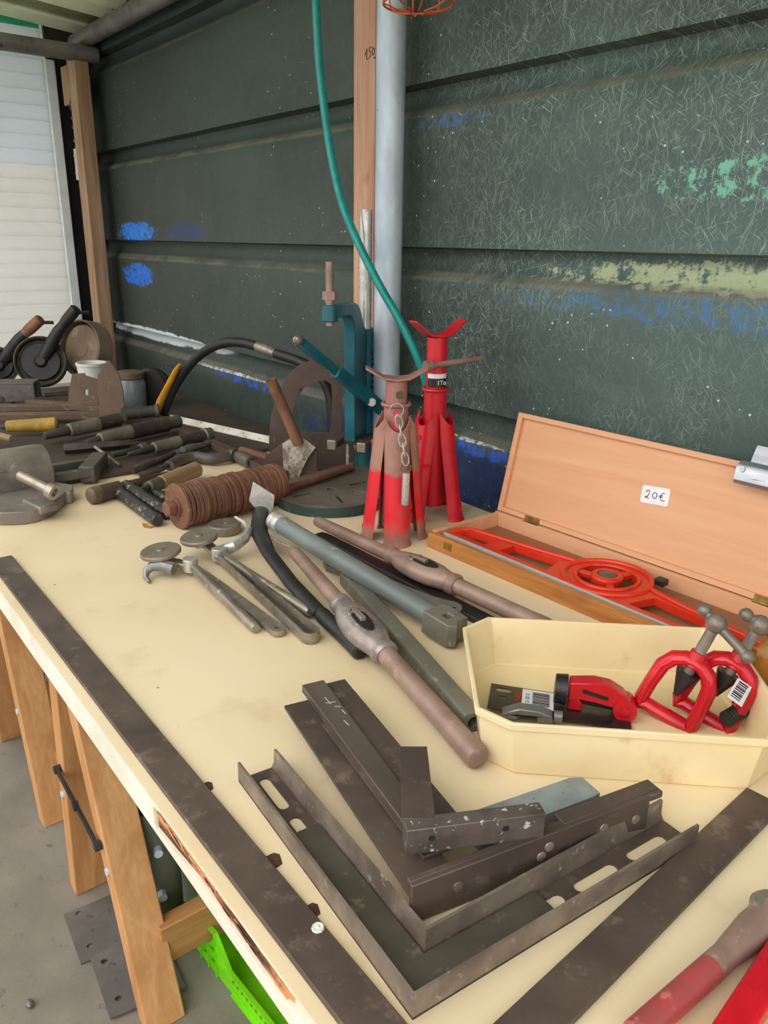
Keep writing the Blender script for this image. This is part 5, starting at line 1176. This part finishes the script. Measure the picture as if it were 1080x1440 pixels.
# grinding wheel guard, rings with handles
q = P(122, 522, ZB + .06)
T = Thing('wheel_guard', 'beige dusty grinding wheel in its round guard, against the wooden post', 'grinding wheel', Matrix.Translation((q.x, q.y, ZB)))
m_beige = MAT('beige_dusty_guard', '8b7663', '786553', 8, c3='9a8672', scale3=26, rough=.8, bump=.08)
MG = Matrix.Translation((0, 0, .165)) @ Matrix.Rotation(R(fa + 180 - 28), 4, 'Z') @ Matrix.Rotation(R(78), 4, 'Y')
T.part('guard', MB().lathe([(0, -.06), (.125, -.06), (.132, -.052), (.132, .03), (.128, .034), (.124, .03), (.122, -.04), (0, -.04)], 32, MG), m_beige)
T.part('wheel', MB().lathe([(.02, -.035), (.105, -.035), (.110, -.030), (.110, .012), (.105, .018), (.045, .018), (.040, .024), (0, .024)], 32, MG), m_beige, bevel=.002)
T.part('guard_foot', MB().box(-.07, .07, -.05, .05, .0005, .045), m_dust, bevel=.004)
def angle_grinder(label, px, py, hx, hy, mat_h, rr_, lift):
    q = P(px, py, ZB); T = Thing('guarded_grinder', label, 'grinder', Matrix.Translation((q.x, q.y, ZB)), 'grinders against the white wall')
    Mg = Matrix.Translation((0, 0, rr_ + .004)) @ Matrix.Rotation(R(fa + 180 + 18), 4, 'Z') @ Matrix.Rotation(R(70), 4, 'Y')
    T.part('guard', MB().lathe([(.03, -.03), (rr_ - .01, -.03), (rr_, -.02), (rr_, .018), (rr_ - .006, .022), (rr_ - .012, .016), (rr_ - .014, -.014), (.03, -.018)], 30, Mg), m_dust)
    T.part('wheel', MB().lathe([(0, -.004), (rr_ * .72, -.004), (rr_ * .75, 0), (rr_ * .72, .006), (.03, .006), (.02, .02), (0, .02)], 26, Mg), m_blk)
    a = Mg @ V((0, 0, -.02)); b = T.L(PD(hx, hy, q - tc * lift)); m_ = a.lerp(b, .5) + V((0, 0, .02))
    T.part('body', MB().tube([a, a.lerp(m_, .6), m_, m_.lerp(b, .3)], [.030, .030, .026, .022], 14), m_blk)
    T.part('handle', MB().tube([m_.lerp(b, .2), m_.lerp(b, .5), b - (b - m_) * .05, b], [.022, .027, .026, .018], 14), mat_h)
    T.part('side_grip', MB().tube([m_.lerp(b, .8), m_.lerp(b, .8) + V((.02, .05, .0)), b + V((.01, .05, -.02))], .008, 8), m_blk)
angle_grinder('black handled grinder with a round guard, against the white plank wall', 62, 545, 108, 433, m_blk, .115, .02)
angle_grinder('older grinder with an orange brown handle, at the left edge by the white wall', 2, 541, 58, 448, MAT('orange_brown_grip', '8a5a3e', '6b4a38', 14, rough=.5), .085, .02)
q = P(2, 540, ZB); T = Thing('white_bowl', 'white round plastic bowl on edge at the far left', 'bowl', Matrix.Translation((q.x + .16, q.y - .14, ZB)))
T.part('bowl_body', MB().lathe([(0, 0), (.05, .002), (.075, .02), (.088, .055), (.085, .055), (.07, .022), (.045, .008), (0, .006)], 26, Matrix.Translation((0, 0, .088)) @ Matrix.Rotation(R(fa + 150), 4, 'Z') @ Matrix.Rotation(R(-95), 4, 'Y')), m_tub)
a, b = P(58, 552, ZB + .01), P(104, 548, ZB + .01); M, L = frame(a, b)
T = Thing('iron_offcut', 'flat dark iron offcut below the black handled grinder', 'offcut', M); T.part('plate', MB().box(0, L, -.06, .05, -.0095, .010), m_dust2, bevel=.002)
